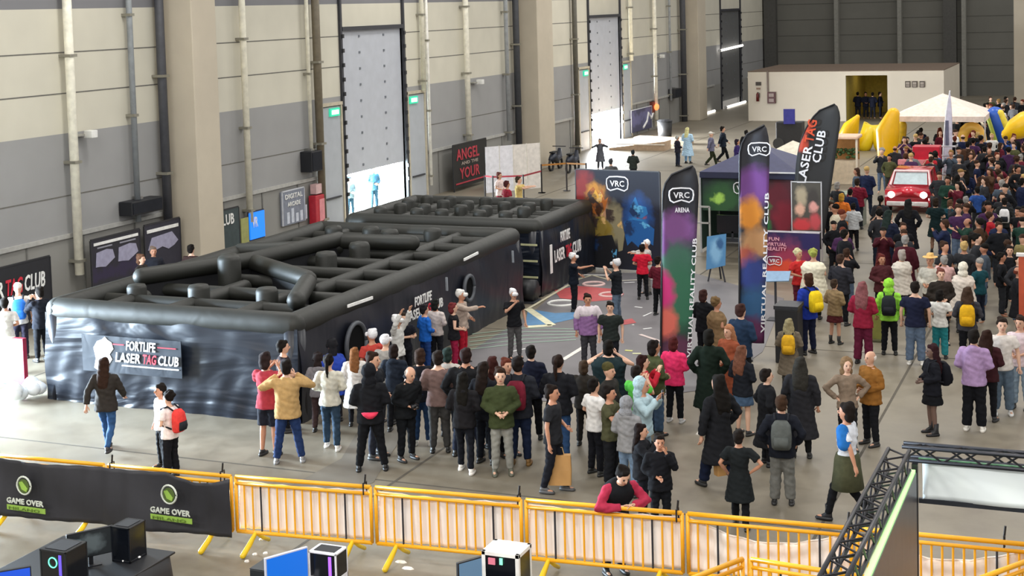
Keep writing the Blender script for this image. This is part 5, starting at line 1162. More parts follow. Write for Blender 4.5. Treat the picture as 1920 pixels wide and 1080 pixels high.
add(1118, 716, 895, 130, 'stand', 'hold', 'short', '14100e', 'tee', 'dcdad8', 'jeans', '14151b', label='person in white tee and black trousers beside the olive tee')
add(1146, 720, 903, 70, 'stand', 'phone', 'short', '17120f', 'tee', '4a4a34', 'wide', '16171b', label='person in olive tee looking at a phone', extra=('phone', '101014', 'dark phone held by the person in olive tee'))
add(1140, 640, None, 175, 'stand', 'wide', 'bob', '15120f', 'cape', '1c2c30', 'jeans', BK, w=1.2, f=0, label='broad person in dark teal cape behind the beanie')
add(1141, 682, None, 60, 'stand', 'hold', 'beanie', '4a4628', 'jacket', '2c2a28', 'jeans', BK, label='person with olive brown beanie in the middle of the crowd')
add(1105, 553, 690, 5, 'stand', 'down', 'short', '241812', 'hoodie', '8f6a9a', 'jeans', '3a3a3e', w=1.1, extra=('yoke', 'd6ccd2', ''), label='person in white and purple sweatshirt facing the viewer on the printed floor')
add(1147, 568, 700, -5, 'stand', 'down', 'short', '1b1410', 'tee', '262c2a', 'jeans', '1c1e24', w=1.15, label='broad person in dark green black tee on the printed floor')
add(966, 543, 672, 20, 'stand', ('down', 'phone'), 'vr', 'dadade', 'tee', '16171b', 'jeans', '4c4b4c', label='headset player in black tee and grey trousers on the printed floor')
add(868, 545, 682, 70, 'stand', ('hold', 'out'), 'vr', 'd6d4d0', 'shirt', 'a8988c', 'jeans', 'a81c30', f=1, label='headset player in beige top and red trousers by the entrance ring')
add(853, 582, 692, 100, 'stand', 'hold', 'bob', '6a2a2c', 'vest', '1a1a1e', 'slim', '8a1c3c', f=1, label='red haired person in black vest left of the red trousers')
add(799, 580, 690, 120, 'stand', 'hold', 'short', '1c1a1e', 'shirt', '1f5fb8', 'jeans', '203c74', label='person in bright blue top beside the maze lettering')
add(820, 588, 690, 150, 'stand', 'hold', 'bob', '1a1c1a', 'shirt', 'cfc4c0', 'jeans', '24262c', f=1, label='person in pale pink top right of the bright blue top')
add(760, 588, 690, 15, 'stand', 'cross', 'short', '2a2018', 'tee', '14161f', 'jeans', '14171f', label='person in black tee with folded arms facing the viewer by the maze')
add(744, 592, None, 60, 'stand', 'up', 'vr', 'e0e0e0', 'shirt', 'c9c9c6', 'jeans', DG, f=1, h=1.6, label='white clad headset player raising both arms by the maze wall')
add(1077, 475, 584, 80, 'stand', ('hold', 'out'), 'vr', 'd8d8d8', 'tee', '141a24', 'jeans', '14161c', label='headset player in black pointing towards the backdrop')
add(1158, 487, 607, -110, 'stand', 'phone', 'vr', 'c9c9cc', 'tee', '1b1f24', 'jeans', '5a6a7c', label='headset player in black tee and grey blue jeans at mid floor')
add(1206, 472, 562, 178, 'stand', 'hold', 'short', '1d1512', 'tee', 'c01c34', 'slim', '16171b', h=1.5, label='smaller person in bright red top before the backdrop')
add(1214, 463, 552, -60, 'stand', 'out', 'vr', 'e6e6e6', 'shirt', 'b9b4b0', 'jeans', '7a7672', label='headset player in pale top beside the bright red top')
add(1236, 482, 592, 150, 'stand', 'hold', 'short', '1a1412', 'shirt', '5c1a28', 'jeans', '16171b', label='person in dark red sweater beside the purple feather flag')
add(1266, 634, 792, 160, 'stand', 'hold', 'bob', '4a1c1c', 'jacket', 'e8386c', 'jeans', '16181c', f=1, shoe='b9b9b9', label='person in neon pink jacket below the purple feather flag')
add(1230, 640, 815, 120, 'stand', 'hold', 'bob', '1a1412', 'jacket', '464c30', 'wide', '3c5068', f=1, w=1.06, label='person in olive green jacket and wide jeans left of neon pink')
add(1209, 668, 835, 100, 'stand', 'phone', 'long', '2a1412', 'shirt', 'b02434', 'jeans', '4a2030', f=1, label='dark haired person in red top left of the olive green jacket')
add(1193, 690, None, 150, 'stand', 'phone', 'short', '1f1814', 'tee', '5cc04c', 'jeans', BK, f=1, h=1.62, label='person in lime green top mostly hidden by the light blue hood')
add(1208, 712, 905, 70, 'stand', 'phone', 'hood', 'a4bcc4', 'hoodie', 'a8c0c8', 'jeans', '7f94a4', f=1, label='person in light blue hooded top holding a phone up', extra=('phone', '101014', 'phone raised by the light blue hooded person'))
add(1180, 746, 930, 150, 'stand', 'hold', 'hood', '85868a', 'hoodie', '8a8a8c', 'jeans', '6a7f96', f=1, label='person in grey hooded top in front of light blue hood')
add(1206, 802, 975, 80, 'stand', 'phone', 'long', '1b1210', 'jacket', '1a1b20', 'jeans', '1c1f28', f=1, label='dark haired person in black jacket behind the one resting chin on hand')
add(1240, 838, 1000, 8, 'stand', ('cheek', 'hold'), 'short', '1a1411', 'jacket', '14151a', 'jeans', '14161b', w=1.05, label='person in black jacket resting face on a hand near the barrier')
add(1134, 880, None, 25, 'stand', 'rail', 'short', '15110f', 'suit', 'a8304a', 'jeans', '22242c', lean=.55, h=1.72, w=1.05, label='person in black vest with crimson sleeves leaning on the yellow barrier', extra=('vest', '15171b', ''))
add(1319, 545, None, 150, 'stand', 'hold', 'bob', '3a2420', 'jacket', '17181c', 'jeans', BK, f=1, label='brown haired person in black right of the purple feather flag')
add(1343, 560, None, 120, 'stand', 'hold', 'curly', '6a5438', 'cape', '7c6448', 'jeans', '4a3c30', f=1, label='person in light brown furry cape before the blue gazebo')
add(1392, 572, 745, 150, 'stand', 'hold', 'short', '3a2420', 'jacket', '22344c', 'jeans', '17181c', label='person in blue denim jacket by the tall dark feather flag')
add(1366, 612, None, -40, 'stand', 'hold', 'longwide', '9a6a4c', 'long', '8f4c34', 'jeans', '3a2420', f=1, label='long fair haired person in rust orange robe')
add(1332, 620, 800, 175, 'stand', 'pocket', 'bob', '15130f', 'long', '15211a', 'jeans', '101410', f=1, w=1.05, label='person in long dark green black robe beside the purple feather flag')
add(1394, 650, 815, 140, 'stand', 'hold', 'longwide', '6a4434', 'jacket', '1c1f26', 'skirt', '40546c', f=1, w=1.04, label='person in navy jacket and denim skirt behind the black coat with paper bag')
add(1350, 706, 918, -140, 'walk', ('bag', 'pocket'), 'longwide', '14110f', 'coat', '1b1c20', 'wide', '1a2238', f=1, label='long black haired person in black coat carrying a paper bag')
add(1388, 814, 990, 168, 'step', ('pocket', 'hip'), 'short', '1a1411', 'dress', '1a1e20', 'jeans', '121316', f=1, label='person in long dark tunic with hand on hip near the barrier')
add(1440, 694, 872, 110, 'stand', 'pocket', 'short', '1c1512', 'long', '17181c', 'jeans', '17181c', label='person in long black robe with glasses facing right', shoe='17171a')
add(1468, 744, 946, 178, 'stand', 'pocket', 'short', '3a281c', 'jacket', '181b24', 'wide', '6c6c68', shoe='2a2a2c', label='person in navy jacket and grey trousers with grey backpack', extra=('backpack', '565a58', 'grey green backpack on the navy jacket'))
add(1503, 672, 858, 178, 'stand', 'down', 'longwide', '2c2a26', 'long', '26262a', 'slim', '17181a', f=1, w=1.06, label='person in ankle length black cloak with long dark hair')
add(1590, 674, 845, 15, 'stand', 'hip', 'hood', '7a6248', 'shirt', '857464', 'jeans', '1a1a1e', f=1, w=.98, label='person in brown furry hood and beige knit holding a phone')
add(1634, 660, 834, -50, 'stand', 'hold', 'bald', 'd6cec6', 'jacket', '8a5c28', 'jeans', '16171b', w=1.1, label='white haired person in mustard brown jacket and black trousers')
add(1590, 758, 978, -110, 'walk', ('wb', 'down'), 'bob', '1b1512', 'tee', 'd4d8e0', 'slim', '15161a', f=1, boot=True, shoe='15151a', label='person in white and blue top with olive skirt striding to the barrier', extra=('apron', '4a4c38', ''))
add(1749, 648, 814, -70, 'stand', 'hold', 'longwide', '2a1418', 'jacket', '17181f', 'skirt', '131418', f=1, boot=True, shoe='131317', skin='6a5248', label='person in black jacket and skirt with dark tights and boots', extra=('backpack', '14151c', 'large black backpack of the person in skirt and tights'))
add(1827, 620, 808, 172, 'stand', 'hold', 'short', '17120f', 'hoodie', 'a488b0', 'wide', '131419', shoe='e8e4dc', label='person in lilac hooded top, black trousers and white sneakers')
add(1852, 618, 785, 160, 'stand', 'hold', 'longwide', '2a1812', 'jacket', '3a1c20', 'slim', '16171b', f=1, label='dark curly haired person in maroon jacket beside the lilac top')
add(1880, 598, 776, 5, 'stand', 'down', 'short', '241a14', 'tee', 'd9d2cc', 'wide', '5a6a7a', shoe='e0e0de', label='person in white tee and ripped grey blue jeans with backpack straps')
add(1914, 598, 770, -20, 'stand', 'hold', 'short', '2a1c16', 'tee', 'd8c4c8', 'jeans', '8a9cac', label='person in pale pink tee cut by the right edge')
add(1668, 525, 665, 178, 'stand', 'down', 'hood', '8fd040', 'hoodie', '94d84a', 'jeans', '17181c', f=1, label='person in lime green hooded top with a black panel on the back', extra=('backpack', '24282c', 'square black panel backpack on the lime green top'))
add(1717, 530, 684, 176, 'stand', 'down', 'short', '1a1512', 'tee', '1c2036', 'wide', '5a6a80', w=1.12, shoe='e6e4de', label='person in navy and maroon football shirt with grey blue jeans')
add(1763, 545, 672, 170, 'stand', 'hold', 'bob', '181412', 'tee', 'dedcd6', 'wide', '2a7f86', f=1, label='person in white tee and teal patterned trousers')
add(1815, 540, 690, 178, 'stand', 'hold', 'longwide', '3a2a20', 'shirt', '3a3a40', 'jeans', '14151a', f=1, label='long brown haired person wearing a yellow backpack at the right', extra=('backpack', 'c99a1c', 'golden yellow backpack under long brown hair'))
add(1619, 530, 682, 165, 'stand', 'hold', 'longwide', '7a4a4c', 'jacket', '8a2038', 'wide', '5c1c34', f=1, label='person in crimson jacket and burgundy trousers')
add(1566, 535, 645, 150, 'stand', 'hold', 'short', '3a2c22', 'jacket', '8a7454', 'skirt', '4a1c20', f=1, boot=True, label='person in tan jacket over a dark red skirt and boots')
add(1517, 515, 664, -140, 'stand', 'hold', 'bob', '3a2418', 'jacket', '22389a', 'jeans', '1b2038', f=0, label='person in royal blue jacket with a small yellow backpack', extra=('backpack', 'e0c020', 'bright yellow backpack on the royal blue jacket'))
add(1481, 605, 735, 175, 'stand', 'hold', 'longwide', '8a8060', 'coat', '6c6254', 'slim', '4a4a48', f=1, label='ash blond person in speckled grey brown coat', extra=('backpack', 'c89a24', 'ochre backpack hanging from the speckled coat'))
add(1525, 468, None, 165, 'stand', 'hold', 'curly', '9aa050', 'cape', 'e6e0c8', 'jeans', BK, w=1.15, label='person in fluffy cream white cape with greenish hair')
add(1497, 470, None, 40, 'stand', 'hold', 'curly', 'c0b890', 'tee', 'c03030', 'jeans', '5a2030', f=1, label='pale wigged person in red top by the low banner')
add(1576, 478, None, 150, 'stand', 'hold', 'short', '3a2a22', 'jacket', '2a2a30', 'jeans', BK, w=1.15, label='broad person in charcoal coat behind the tan jacket and dark red skirt')
add(1668, 368, 522, 130, 'stand', 'cross', 'longwide', '1f2a26', 'long', '1b2032', 'jeans', '17181c', w=1.2, label='large person in dark green top and long navy skirt in the aisle')
add(1704, 375, 490, 175, 'stand', 'pocket', 'long', '1b1a1a', 'long', '17181d', 'slim', '15161a', f=1, label='slender person in long black coat in the aisle')
add(1755, 372, 472, 178, 'stand', 'hold', 'bob', '2a2018', 'dress', '16282a', 'tights', '8a6a58', f=1, label='person in short dark green dress in the aisle')
add(1578, 364, None, 165, 'stand', 'down', 'bob', 'c09038', 'long', 'e07a30', 'jeans', '5a3020', f=1, label='person in long bright orange robe by the wide black flag')
add(1607, 336, None, 170, 'stand', 'hold', 'short', '2a2018', 'jacket', '6f1a2c', 'jeans', '22242a', w=1.2, label='person in wide maroon jacket by the food stall')
add(1601, 388, 470, 178, 'stand', 'hold', 'short', '1a1614', 'jacket', 'c9ccce', 'jeans', '1a1a1e', label='person in white and grey jacket right of the orange robe')
add(1884, 372, 470, 178, 'stand', 'hold', 'short', '1a1614', 'jacket', '2a2c2c', 'jeans', '15161a', label='person carrying a square white backpack near the right edge', extra=('backpack', 'd8d6d8', 'square white backpack near the right edge'))
add(1846, 390, 480, 172, 'stand', 'hold', 'short', '241c18', 'hoodie', '5c5a5c', 'jeans', '24262a', w=1.1, label='person in mid grey hooded top left of the white backpack')
add(1782, 376, 470, 178, 'stand', 'hold', 'bob', '5a4030', 'cape', '17404c', 'jeans', '2a2c30', f=1, w=1.15, label='person in deep teal cape right of the short dark green dress')
add(1893, 462, None, 5, 'stand', 'hold', 'bob', '1f1714', 'hoodie', '17181c', 'jeans', BK, f=1, label='person in black hooded top facing the viewer at the right')
add(1744, 480, None, -20, 'stand', 'hold', 'hat', 'd8b070', 'shirt', 'b9b4a8', 'jeans', '3a2c24', label='person wearing a straw hat')
add(1806, 494, None, 170, 'stand', 'hold', 'hood', 'd8d0c0', 'cape', 'd0c4b8', 'jeans', '3a3a3c', f=1, label='person in cream white furry hood and cape')
add(1690, 470, None, -150, 'stand', 'hold', 'bob', '9a9088', 'cape', 'cfc8bc', 'jeans', '3a2c28', f=1, label='grey haired person in off white cape above the lime top')
add(1653, 478, None, 20, 'stand', 'hold', 'longwide', '5a2420', 'jacket', '4a2428', 'jeans', BK, f=1, label='red haired person facing the viewer left of the off white cape')
add(1764, 505, None, 10, 'stand', 'hold', 'short', '6a3c34', 'jacket', '2a2420', 'jeans', BK, label='ruddy faced person below the straw hat')
add(1290, 240, 306, 150, 'stand', 'hold', 'long', 'd8d49a', 'long', 'b4d4ec', 'jeans', '8ab0d0', f=1, w=1.15, label='tall person in pale blue costume with cream wig by the third column')
add(1271, 258, 312, 120, 'stand', 'hold', 'short', 'a8a8a4', 'jacket', '2a2a34', 'jeans', '2a3040', label='person in dark jacket left of the pale blue costume')
add(1334, 248, 312, 100, 'walk', ('wf', 'wb'), 'cap', 'd8d4cc', 'jacket', '6a6a80', 'jeans', '2a3020', label='person in white cap and grey lilac jacket walking past the third column')
add(1356, 238, 306, 95, 'walk', ('wf', 'wb'), 'short', '1a1614', 'jacket', '1c2430', 'jeans', '17181c', label='tall person in black walking in front of the far shutter')
add(1382, 262, None, 100, 'stand', 'hold', 'bob', '241c28', 'jacket', '35285c', 'jeans', '24243c', f=1, label='person in deep purple jacket left of the dark feather flag')
add(1399, 245, None, 170, 'stand', 'down', 'short', '1a1614', 'jacket', '1c1c20', 'jeans', '1a1a1e', label='dark clothed person standing above the peak of the blue gazebo')
add(1126, 266, 318, 5, 'stand', 'wide', 'bob', '4a4a50', 'coat', '5a5c64', 'jeans', '3c3e44', f=1, label='person in grey coat in the glare of the farther loading door')
add(1188, 286, 345, 175, 'stand', 'hold', 'short', '22282a', 'jacket', '2a302c', 'jeans', '24282c', label='dark clothed person behind the top edge of the tall backdrop')
add(1145, 298, None, 175, 'stand', 'hold', 'short', '3a3a3c', 'tee', '4a4a4c', 'jeans', DG, label='person behind the backdrop directly before the farther loading door')
add(936, 324, None, 60, 'stand', 'hold', 'bob', '5a3430', 'tee', 'd8c4c0', 'jeans', '8a3040', f=1, label='person in pale top by the white partition panels')
add(950, 340, None, 120, 'stand', 'hold', 'short', '4a2424', 'tee', '8a2434', 'jeans', '5a2a30', label='person in dark red top before the white partition panels')
add(972, 332, None, 80, 'stand', 'out', 'short', '3a3024', 'tee', 'c9b070', 'jeans', '5a3030', label='person in pale yellow top by the right partition panel')
for px, yt, lb in ((1608, 166, 'leftmost person inside the yellow doorway'), (1623, 164, 'person second from left inside the yellow doorway'), (1636, 170, 'person third from left inside the yellow doorway'), (1650, 166, 'rightmost person inside the yellow doorway')):
    X, Y = at(px, yt, 1.74); 
    p = person(px, yt, None, random.choice((10, 170, 80)), 'stand', 'hold', 'short', HK, 'jacket', '1c2030', 'jeans', '22242c', label=lb, far=True); k_ = 97.3 / p['Y']; p['X'] *= k_; p['Y'] *= k_; PL.append(p)

for xx, yy, lb in ((WX - .45, 51.6, 'person in blue standing in the glare of the middle loading door'), (WX - .6, 49.9, 'smaller person in pale blue in the middle loading door opening')):
    p = person(700, 380, None, 30, 'stand', 'hold', 'short', '3a5060', 'jacket', '5a90b0' if yy > 51 else '9ab8c4', 'jeans', '4a7088', label=lb); p['X'], p['Y'], p['h'] = xx, yy, 1.72 if yy > 51 else 1.5; PL.append(p)
for p in PL:
    if 'leaning on the yellow barrier' in p['label']:
        X, Y = at(1134, 946, 1.1); p['X'], p['Y'] = X, Y + .34
    # nobody stands inside the mazes
    for k in range(60):
        if X0 - .35 < p['X'] < X1 + .42 and 23.7 < p['Y'] < 41.6: p['X'] *= .99; p['Y'] *= .99
for it in range(12):
    for i_ in range(len(PL)):
        for j_ in range(i_):
            a, b = PL[i_], PL[j_]; dd = hypot(a['X'] - b['X'], a['Y'] - b['Y'])
            if dd < .57:
                if hypot(a['X'], a['Y']) < hypot(b['X'], b['Y']): a, b = b, a
                m_ = (.59 - dd) / 2 / hypot(a['X'], a['Y']); a['X'] *= 1 + m_; a['Y'] *= 1 + m_; b['X'] *= 1 - m_; b['Y'] *= 1 - m_
# the dense crowd at the right: each its own clothes, spaced on the floor
TC = [('black', '16171b'), ('charcoal', '2c2d31'), ('navy', '1c2440'), ('dark green', '1f3a30'), ('maroon', '5c1c2a'), ('white', 'dcdad6'), ('grey', '75767a'), ('brown', '4a3426'), ('beige', 'b09c84'), ('red', 'a8242e'), ('dark teal', '18424a'), ('pale pink', 'd0a8a4'),
      ('olive', '4a4c30'), ('cream', 'd6cdb4'), ('plum', '43284a'), ('blue', '2c4c8c'), ('khaki', '80744c'), ('burgundy', '431620'), ('slate', '46505c'), ('mint', '8ab89c')]
TW = [52, 30, 16, 8, 5, 9, 8, 9, 5, 4, 4, 2, 4, 3, 3, 2, 2, 5, 6, 1]
HC = [('black', '15120f'), ('brown', '38261c'), ('dark blond', '84663c'), ('grey', '8c8884'), ('reddish', '5e2a1c'), ('blond', 'b49660')]
HW = [30, 28, 8, 4, 6, 5]
TK = [('hooded top', 'hoodie', 0), ('jacket', 'jacket', 0), ('tee', 'tee', 0), ('coat', 'coat', 1), ('long cloak', 'long', 1), ('sweater', 'shirt', 0), ('cape', 'cape', 1)]
KW = [22, 30, 16, 7, 4, 14, 5]
LM = [(1702, 350, 'red car'), (1768, 215, 'white gazebo'), (1770, 300, 'slim white flag'), (1675, 240, 'large yellow post'), (1580, 310, 'food stall'), (1600, 240, 'slanted yellow bolster'), (1822, 255, 'yellow ring arch'), (1870, 235, 'blue inflatable slide'), (1905, 245, 'yellow wedge'),
      (1722, 320, 'red kiosk'), (1756, 330, 'metal rack'), (1668, 410, 'large navy skirt wearer'), (1755, 410, 'short green dress'), (1884, 415, 'square white backpack'), (1782, 410, 'teal cape wearer'), (1578, 400, 'orange robe'), (1607, 360, 'wide maroon jacket'),
      (1668, 570, 'lime green top'), (1744, 500, 'straw hat'), (1806, 520, 'cream furry hood'), (1815, 590, 'yellow backpack'), (1717, 570, 'football shirt'), (1619, 570, 'crimson jacket'), (1566, 570, 'tan jacket'), (1525, 500, 'fluffy cream cape'), (1917, 540, 'orange pillar'), (1540, 330, 'wide black flag'), (1763, 580, 'teal trousers'), (1704, 420, 'slender black coat'), (1893, 490, 'black hood at right'), (1850, 200, 'far back wall'), (1652, 490, 'red haired person')]
rr = random.Random(11)
heads = [(1556, 405), (1560, 352), (1575, 300), (1590, 262), (1640, 262), (1690, 240), (1760, 240), (1850, 186), (1922, 180), (1922, 640), (1850, 600), (1800, 560), (1700, 540), (1540, 530), (1545, 500), (1590, 470)]
def inpoly(x, y, P):
    c = False; j = len(P) - 1
    for i in range(len(P)):
        if (P[i][1] > y) != (P[j][1] > y) and x < (P[j][0] - P[i][0]) * (y - P[i][1]) / (P[j][1] - P[i][1]) + P[i][0]: c = not c
        j = i
    return c
OBST = [(cxx, cyy + 1.6, 2.35), (at(1768, 338)[0], at(1768, 338)[1], .5), (at(1718, 372)[0], at(1718, 372)[1] + 3.6, 1.0), (at(1580, 345)[0], at(1580, 345)[1] + .4, 1.2), (at(1562, 425)[0] + .5, at(1562, 425)[1] + .5, .9), (at(1756, 352)[0] + .1, at(1756, 352)[1] + 1.25, .8)]
OBST += [plane_pt(a_, b_, c_)[:2] + (r_,) for a_, b_, c_, r_ in ((1596, 238, 76, 1.4), (1636, 240, 77, 1.3), (1670, 245, 69, 1.2), (1822, 262, 71, 1.4), (1873, 240, 73, 1.2), (1908, 243, 70, 1.6))] + [(at(x_, y_)[0], at(x_, y_)[1], .5) for x_, y_ in ((1917, 665), (1648, 640))]
used_lab = set(p['label'] for p in PL); placed = [(p['X'], p['Y'], p['px'], p['py']) for p in PL]; n_far = 0; tries = 0
gaps = [(1600, 470, 40, 22), (1735, 445, 42, 22), (1640, 440, 18, 26), (1720, 470, 25, 20)]   # open patches of floor in the aisle, in photo pixels of the feet
while n_far < 172 and tries < 60000:
    tries += 1
    x = rr.uniform(-9.0, .6); y = rr.uniform(35.5, 92)
    c_ = RM.T @ np.array([x, y, 1.7 - CAMH]); px = CX - F * c_[0] / c_[2]; py = CY + F * c_[1] / c_[2]
    if px > 1921 or not inpoly(px, py, heads): continue
    c2 = RM.T @ np.array([x, y, -CAMH]); fx_ = CX - F * c2[0] / c2[2]; fy2 = CY + F * c2[1] / c2[2]
    if any(abs(fx_ - a) < b_ and abs(fy2 - b) < d_ for a, b, b_, d_ in gaps): continue
    if any(abs(fx_ - a) < b_ and py < hi and fy2 > lo for a, b_, lo, hi in ((1738, 30, 436, 478), (1622, 26, 432, 486), (1785, 12, 440, 470))): continue
    if y > 62 and rr.random() < .35: continue
    if abs(px - 1702) < 50 and 298 < py < 412 and y < cyy + 2: continue
    if any(hypot(x - a[0], y - a[1]) < .62 + .006 * max(0, y - 40) for a in placed) or any(hypot(x - a, y - b) < r_ for a, b, r_ in OBST): continue
    n_far += 1
    for _ in range(400):
        f = rr.random() < .5; tn, tc = rr.choices(TC, TW)[0]; hn, hc = rr.choices(HC, HW)[0]; kn_, kk, ff = rr.choices(TK, KW)[0]
        st = rr.choice(('short', 'short', 'bob', 'long', 'longwide', 'pony', 'curly', 'cap', 'beanie') if f else ('short', 'short', 'short', 'curly', 'cap', 'bald', 'beanie'))
        ds = sorted((hypot(px - a, (py + 25 - b)) , nm, a, b) for a, b, nm in LM)[0]
        dx, dy = px - ds[2], py + 25 - ds[3]
        rl = ('right of' if dx > 0 else 'left of') if abs(dx) > abs(dy) else ('behind' if dy < 0 else 'in front of')
        sn = {'cap': 'in a %s cap' % hn, 'beanie': 'in a %s beanie' % hn, 'bald': 'with thin %s hair' % hn, 'curly': 'with curly %s hair' % hn, 'long': 'with long %s hair' % hn, 'longwide': 'with full long %s hair' % hn, 'pony': 'with a %s ponytail' % hn, 'bob': 'with chin length %s hair' % hn, 'short': 'with short %s hair' % hn}[st]
        lb = 'person in %s %s %s, %s the %s' % (tn, kn_, sn, rl, ds[1])
        if lb not in used_lab and len(lb.split()) <= 15: break
    used_lab.add(lb)
    p = person(px, py, None, 0, 'stand', rr.choice(('hold', 'down', 'phone', 'pocket')), st, hc, kk, tc, rr.choice(('jeans', 'jeans', 'wide', 'slim')), rr.choice(('17181c', '1c2230', '2c3e58', '24262a', '5a6a80', '3a3834')), f=int(f), label=lb, far=True)
    p['X'], p['Y'] = x, y; p['h'] = rr.uniform(1.58, 1.84); p['rel'] = rr.choice((180, 170, -165, 160, 120, -120, 90, -90, 20, -15, 0, 45, -40)) + rr.uniform(-12, 12); p['group'] = 'visitors crowded in the right half of the hall'
    p['skin'] = rr.choice(SKIN)
    PL.append(p); placed.append((x, y, px, py))

# ---- make every distinct body, garment and hair shape once
for i, p in enumerate(PL):
    q = p['q']; vb, vc = (.030, .034) if q else (.017, .02)
    al, ar, L_ = p['al'], p['ar'], p['legs']
    p['kb'] = want('body', (p['f'], al, ar, L_, p['lean'], p['w'], q), build_body, vb)
    p['kt'] = want('top', (p['top'], p['f'], al, ar, p['lean'], p['w'], q), build_top, vc)
    p['kl'] = want('legs', (p['bot'], p['f'], L_, p['lean'], p['w'], q), build_legs, vc)
    p['kh'] = want('hair', (p['hair'], p['lean'], q), build_hair, .016 if not q else .022)
tmp = []
for (kind, k), (bf_, vox) in JOBS.items():
    o = bpy.data.objects.new('t', bf_(k).mesh('t')); COL.objects.link(o)
    m_ = o.modifiers.new('r', 'REMESH'); m_.mode = 'VOXEL'; m_.voxel_size = vox; m_.use_smooth_shade = True
    s_ = o.modifiers.new('s', 'SMOOTH'); s_.factor = .5; s_.iterations = 2 if kind != 'body' else 1
    tmp.append(((kind, k), o))
dg = bpy.context.evaluated_depsgraph_get(); dg.update(); MESH = {}
def wrinkle(me, seed, amp):
    n = len(me.vertices); a = np.empty(n * 3, np.float32); me.vertices.foreach_get('co', a); a = a.reshape(-1, 3)
    nr = np.empty(n * 3, np.float32); me.vertices.foreach_get('normal', nr); nr = nr.reshape(-1, 3)
    x, y, z = a.T; d = np.sin(x * 31 + z * 17 + 2 * np.sin(z * 23 + seed)) * np.sin(z * 27 - y * 35 + seed) + .5 * np.sin(z * 60 + x * 22 + seed * 2)
    a += nr * (d * amp)[:, None]; me.vertices.foreach_set('co', a.ravel()); me.update()
for key, o in tmp:
    me = bpy.data.meshes.new_from_object(o.evaluated_get(dg)); kind, k = key
    if kind == 'body' and not k[-1]:
        ex_ = body_extra(k); nv = len(me.vertices); v0 = np.empty(nv * 3, np.float32); me.vertices.foreach_get('co', v0)
        V = v0.reshape(-1, 3).tolist() + [list(v) for v in ex_.v]; Fq = [tuple(p_.vertices) for p_ in me.polygons]; nf = len(Fq)
        Fq += [tuple(i + nv for i in f_) for f_ in ex_.f]; m2 = bpy.data.meshes.new('person'); m2.from_pydata(V, [], Fq)
        m2.polygons.foreach_set('material_index', [0] * nf + ex_.mi); me = m2
    elif kind in ('top', 'legs'): wrinkle(me, hash(str(k)) % 7 if False else len(str(k)) % 7, .006)
    elif kind == 'hair' and k[0] not in ('vr', 'cap', 'phones'): wrinkle(me, 3, .005)
    me.polygons.foreach_set('use_smooth', [True] * len(me.polygons)); me.name = {'body': 'person', 'top': 'top', 'legs': 'trousers', 'hair': 'hair'}[kind]
    MESH[key] = me
for _, o in tmp: bpy.data.objects.remove(o)
mdark = mat('1a1310', .5); mlip = mat('8f4a44', .5)
SHOE = {}
def fabric(c): return mat(c, .85, 0, .14, 14., .15)
def slot(o, m, i=0):
    while len(o.data.materials) <= i: o.data.materials.append(None)
    o.material_slots[i].link = 'OBJECT'; o.material_slots[i].material = m
TN = {'tee': 'tee_shirt', 'shirt': 'shirt', 'jacket': 'jacket', 'hoodie': 'hooded_top', 'coat': 'coat', 'vest': 'vest', 'dress': 'tunic', 'cape': 'cape', 'long': 'robe', 'tank': 'tank_top', 'suit': 'sleeved_top'}
LN = {'jeans': 'trousers', 'slim': 'trousers', 'wide': 'trousers', 'shorts': 'shorts', 'skirt': 'skirt', 'tights': 'tights'}
HN = {'cap': 'cap', 'beanie': 'beanie', 'hat': 'hat', 'hood': 'hood', 'vr': 'headset'}
def child(nm, me, par, m):
    o = bpy.data.objects.new(nm, me); COL.objects.link(o); o.parent = par; slot(o, m); return o
def held(nm, p, rz, S, parts, label, cat):
    """a worn or held thing, placed in the wearer's frame"""
    t = thing(nm, (p['X'], p['Y'], 0), label, cat, rz=rz); t.scale = (S, S, S)
    for n_, mb_, m_ in parts: obj(n_, lmb(mb_, p['lean']), m_, t, True, local=True)
    return t
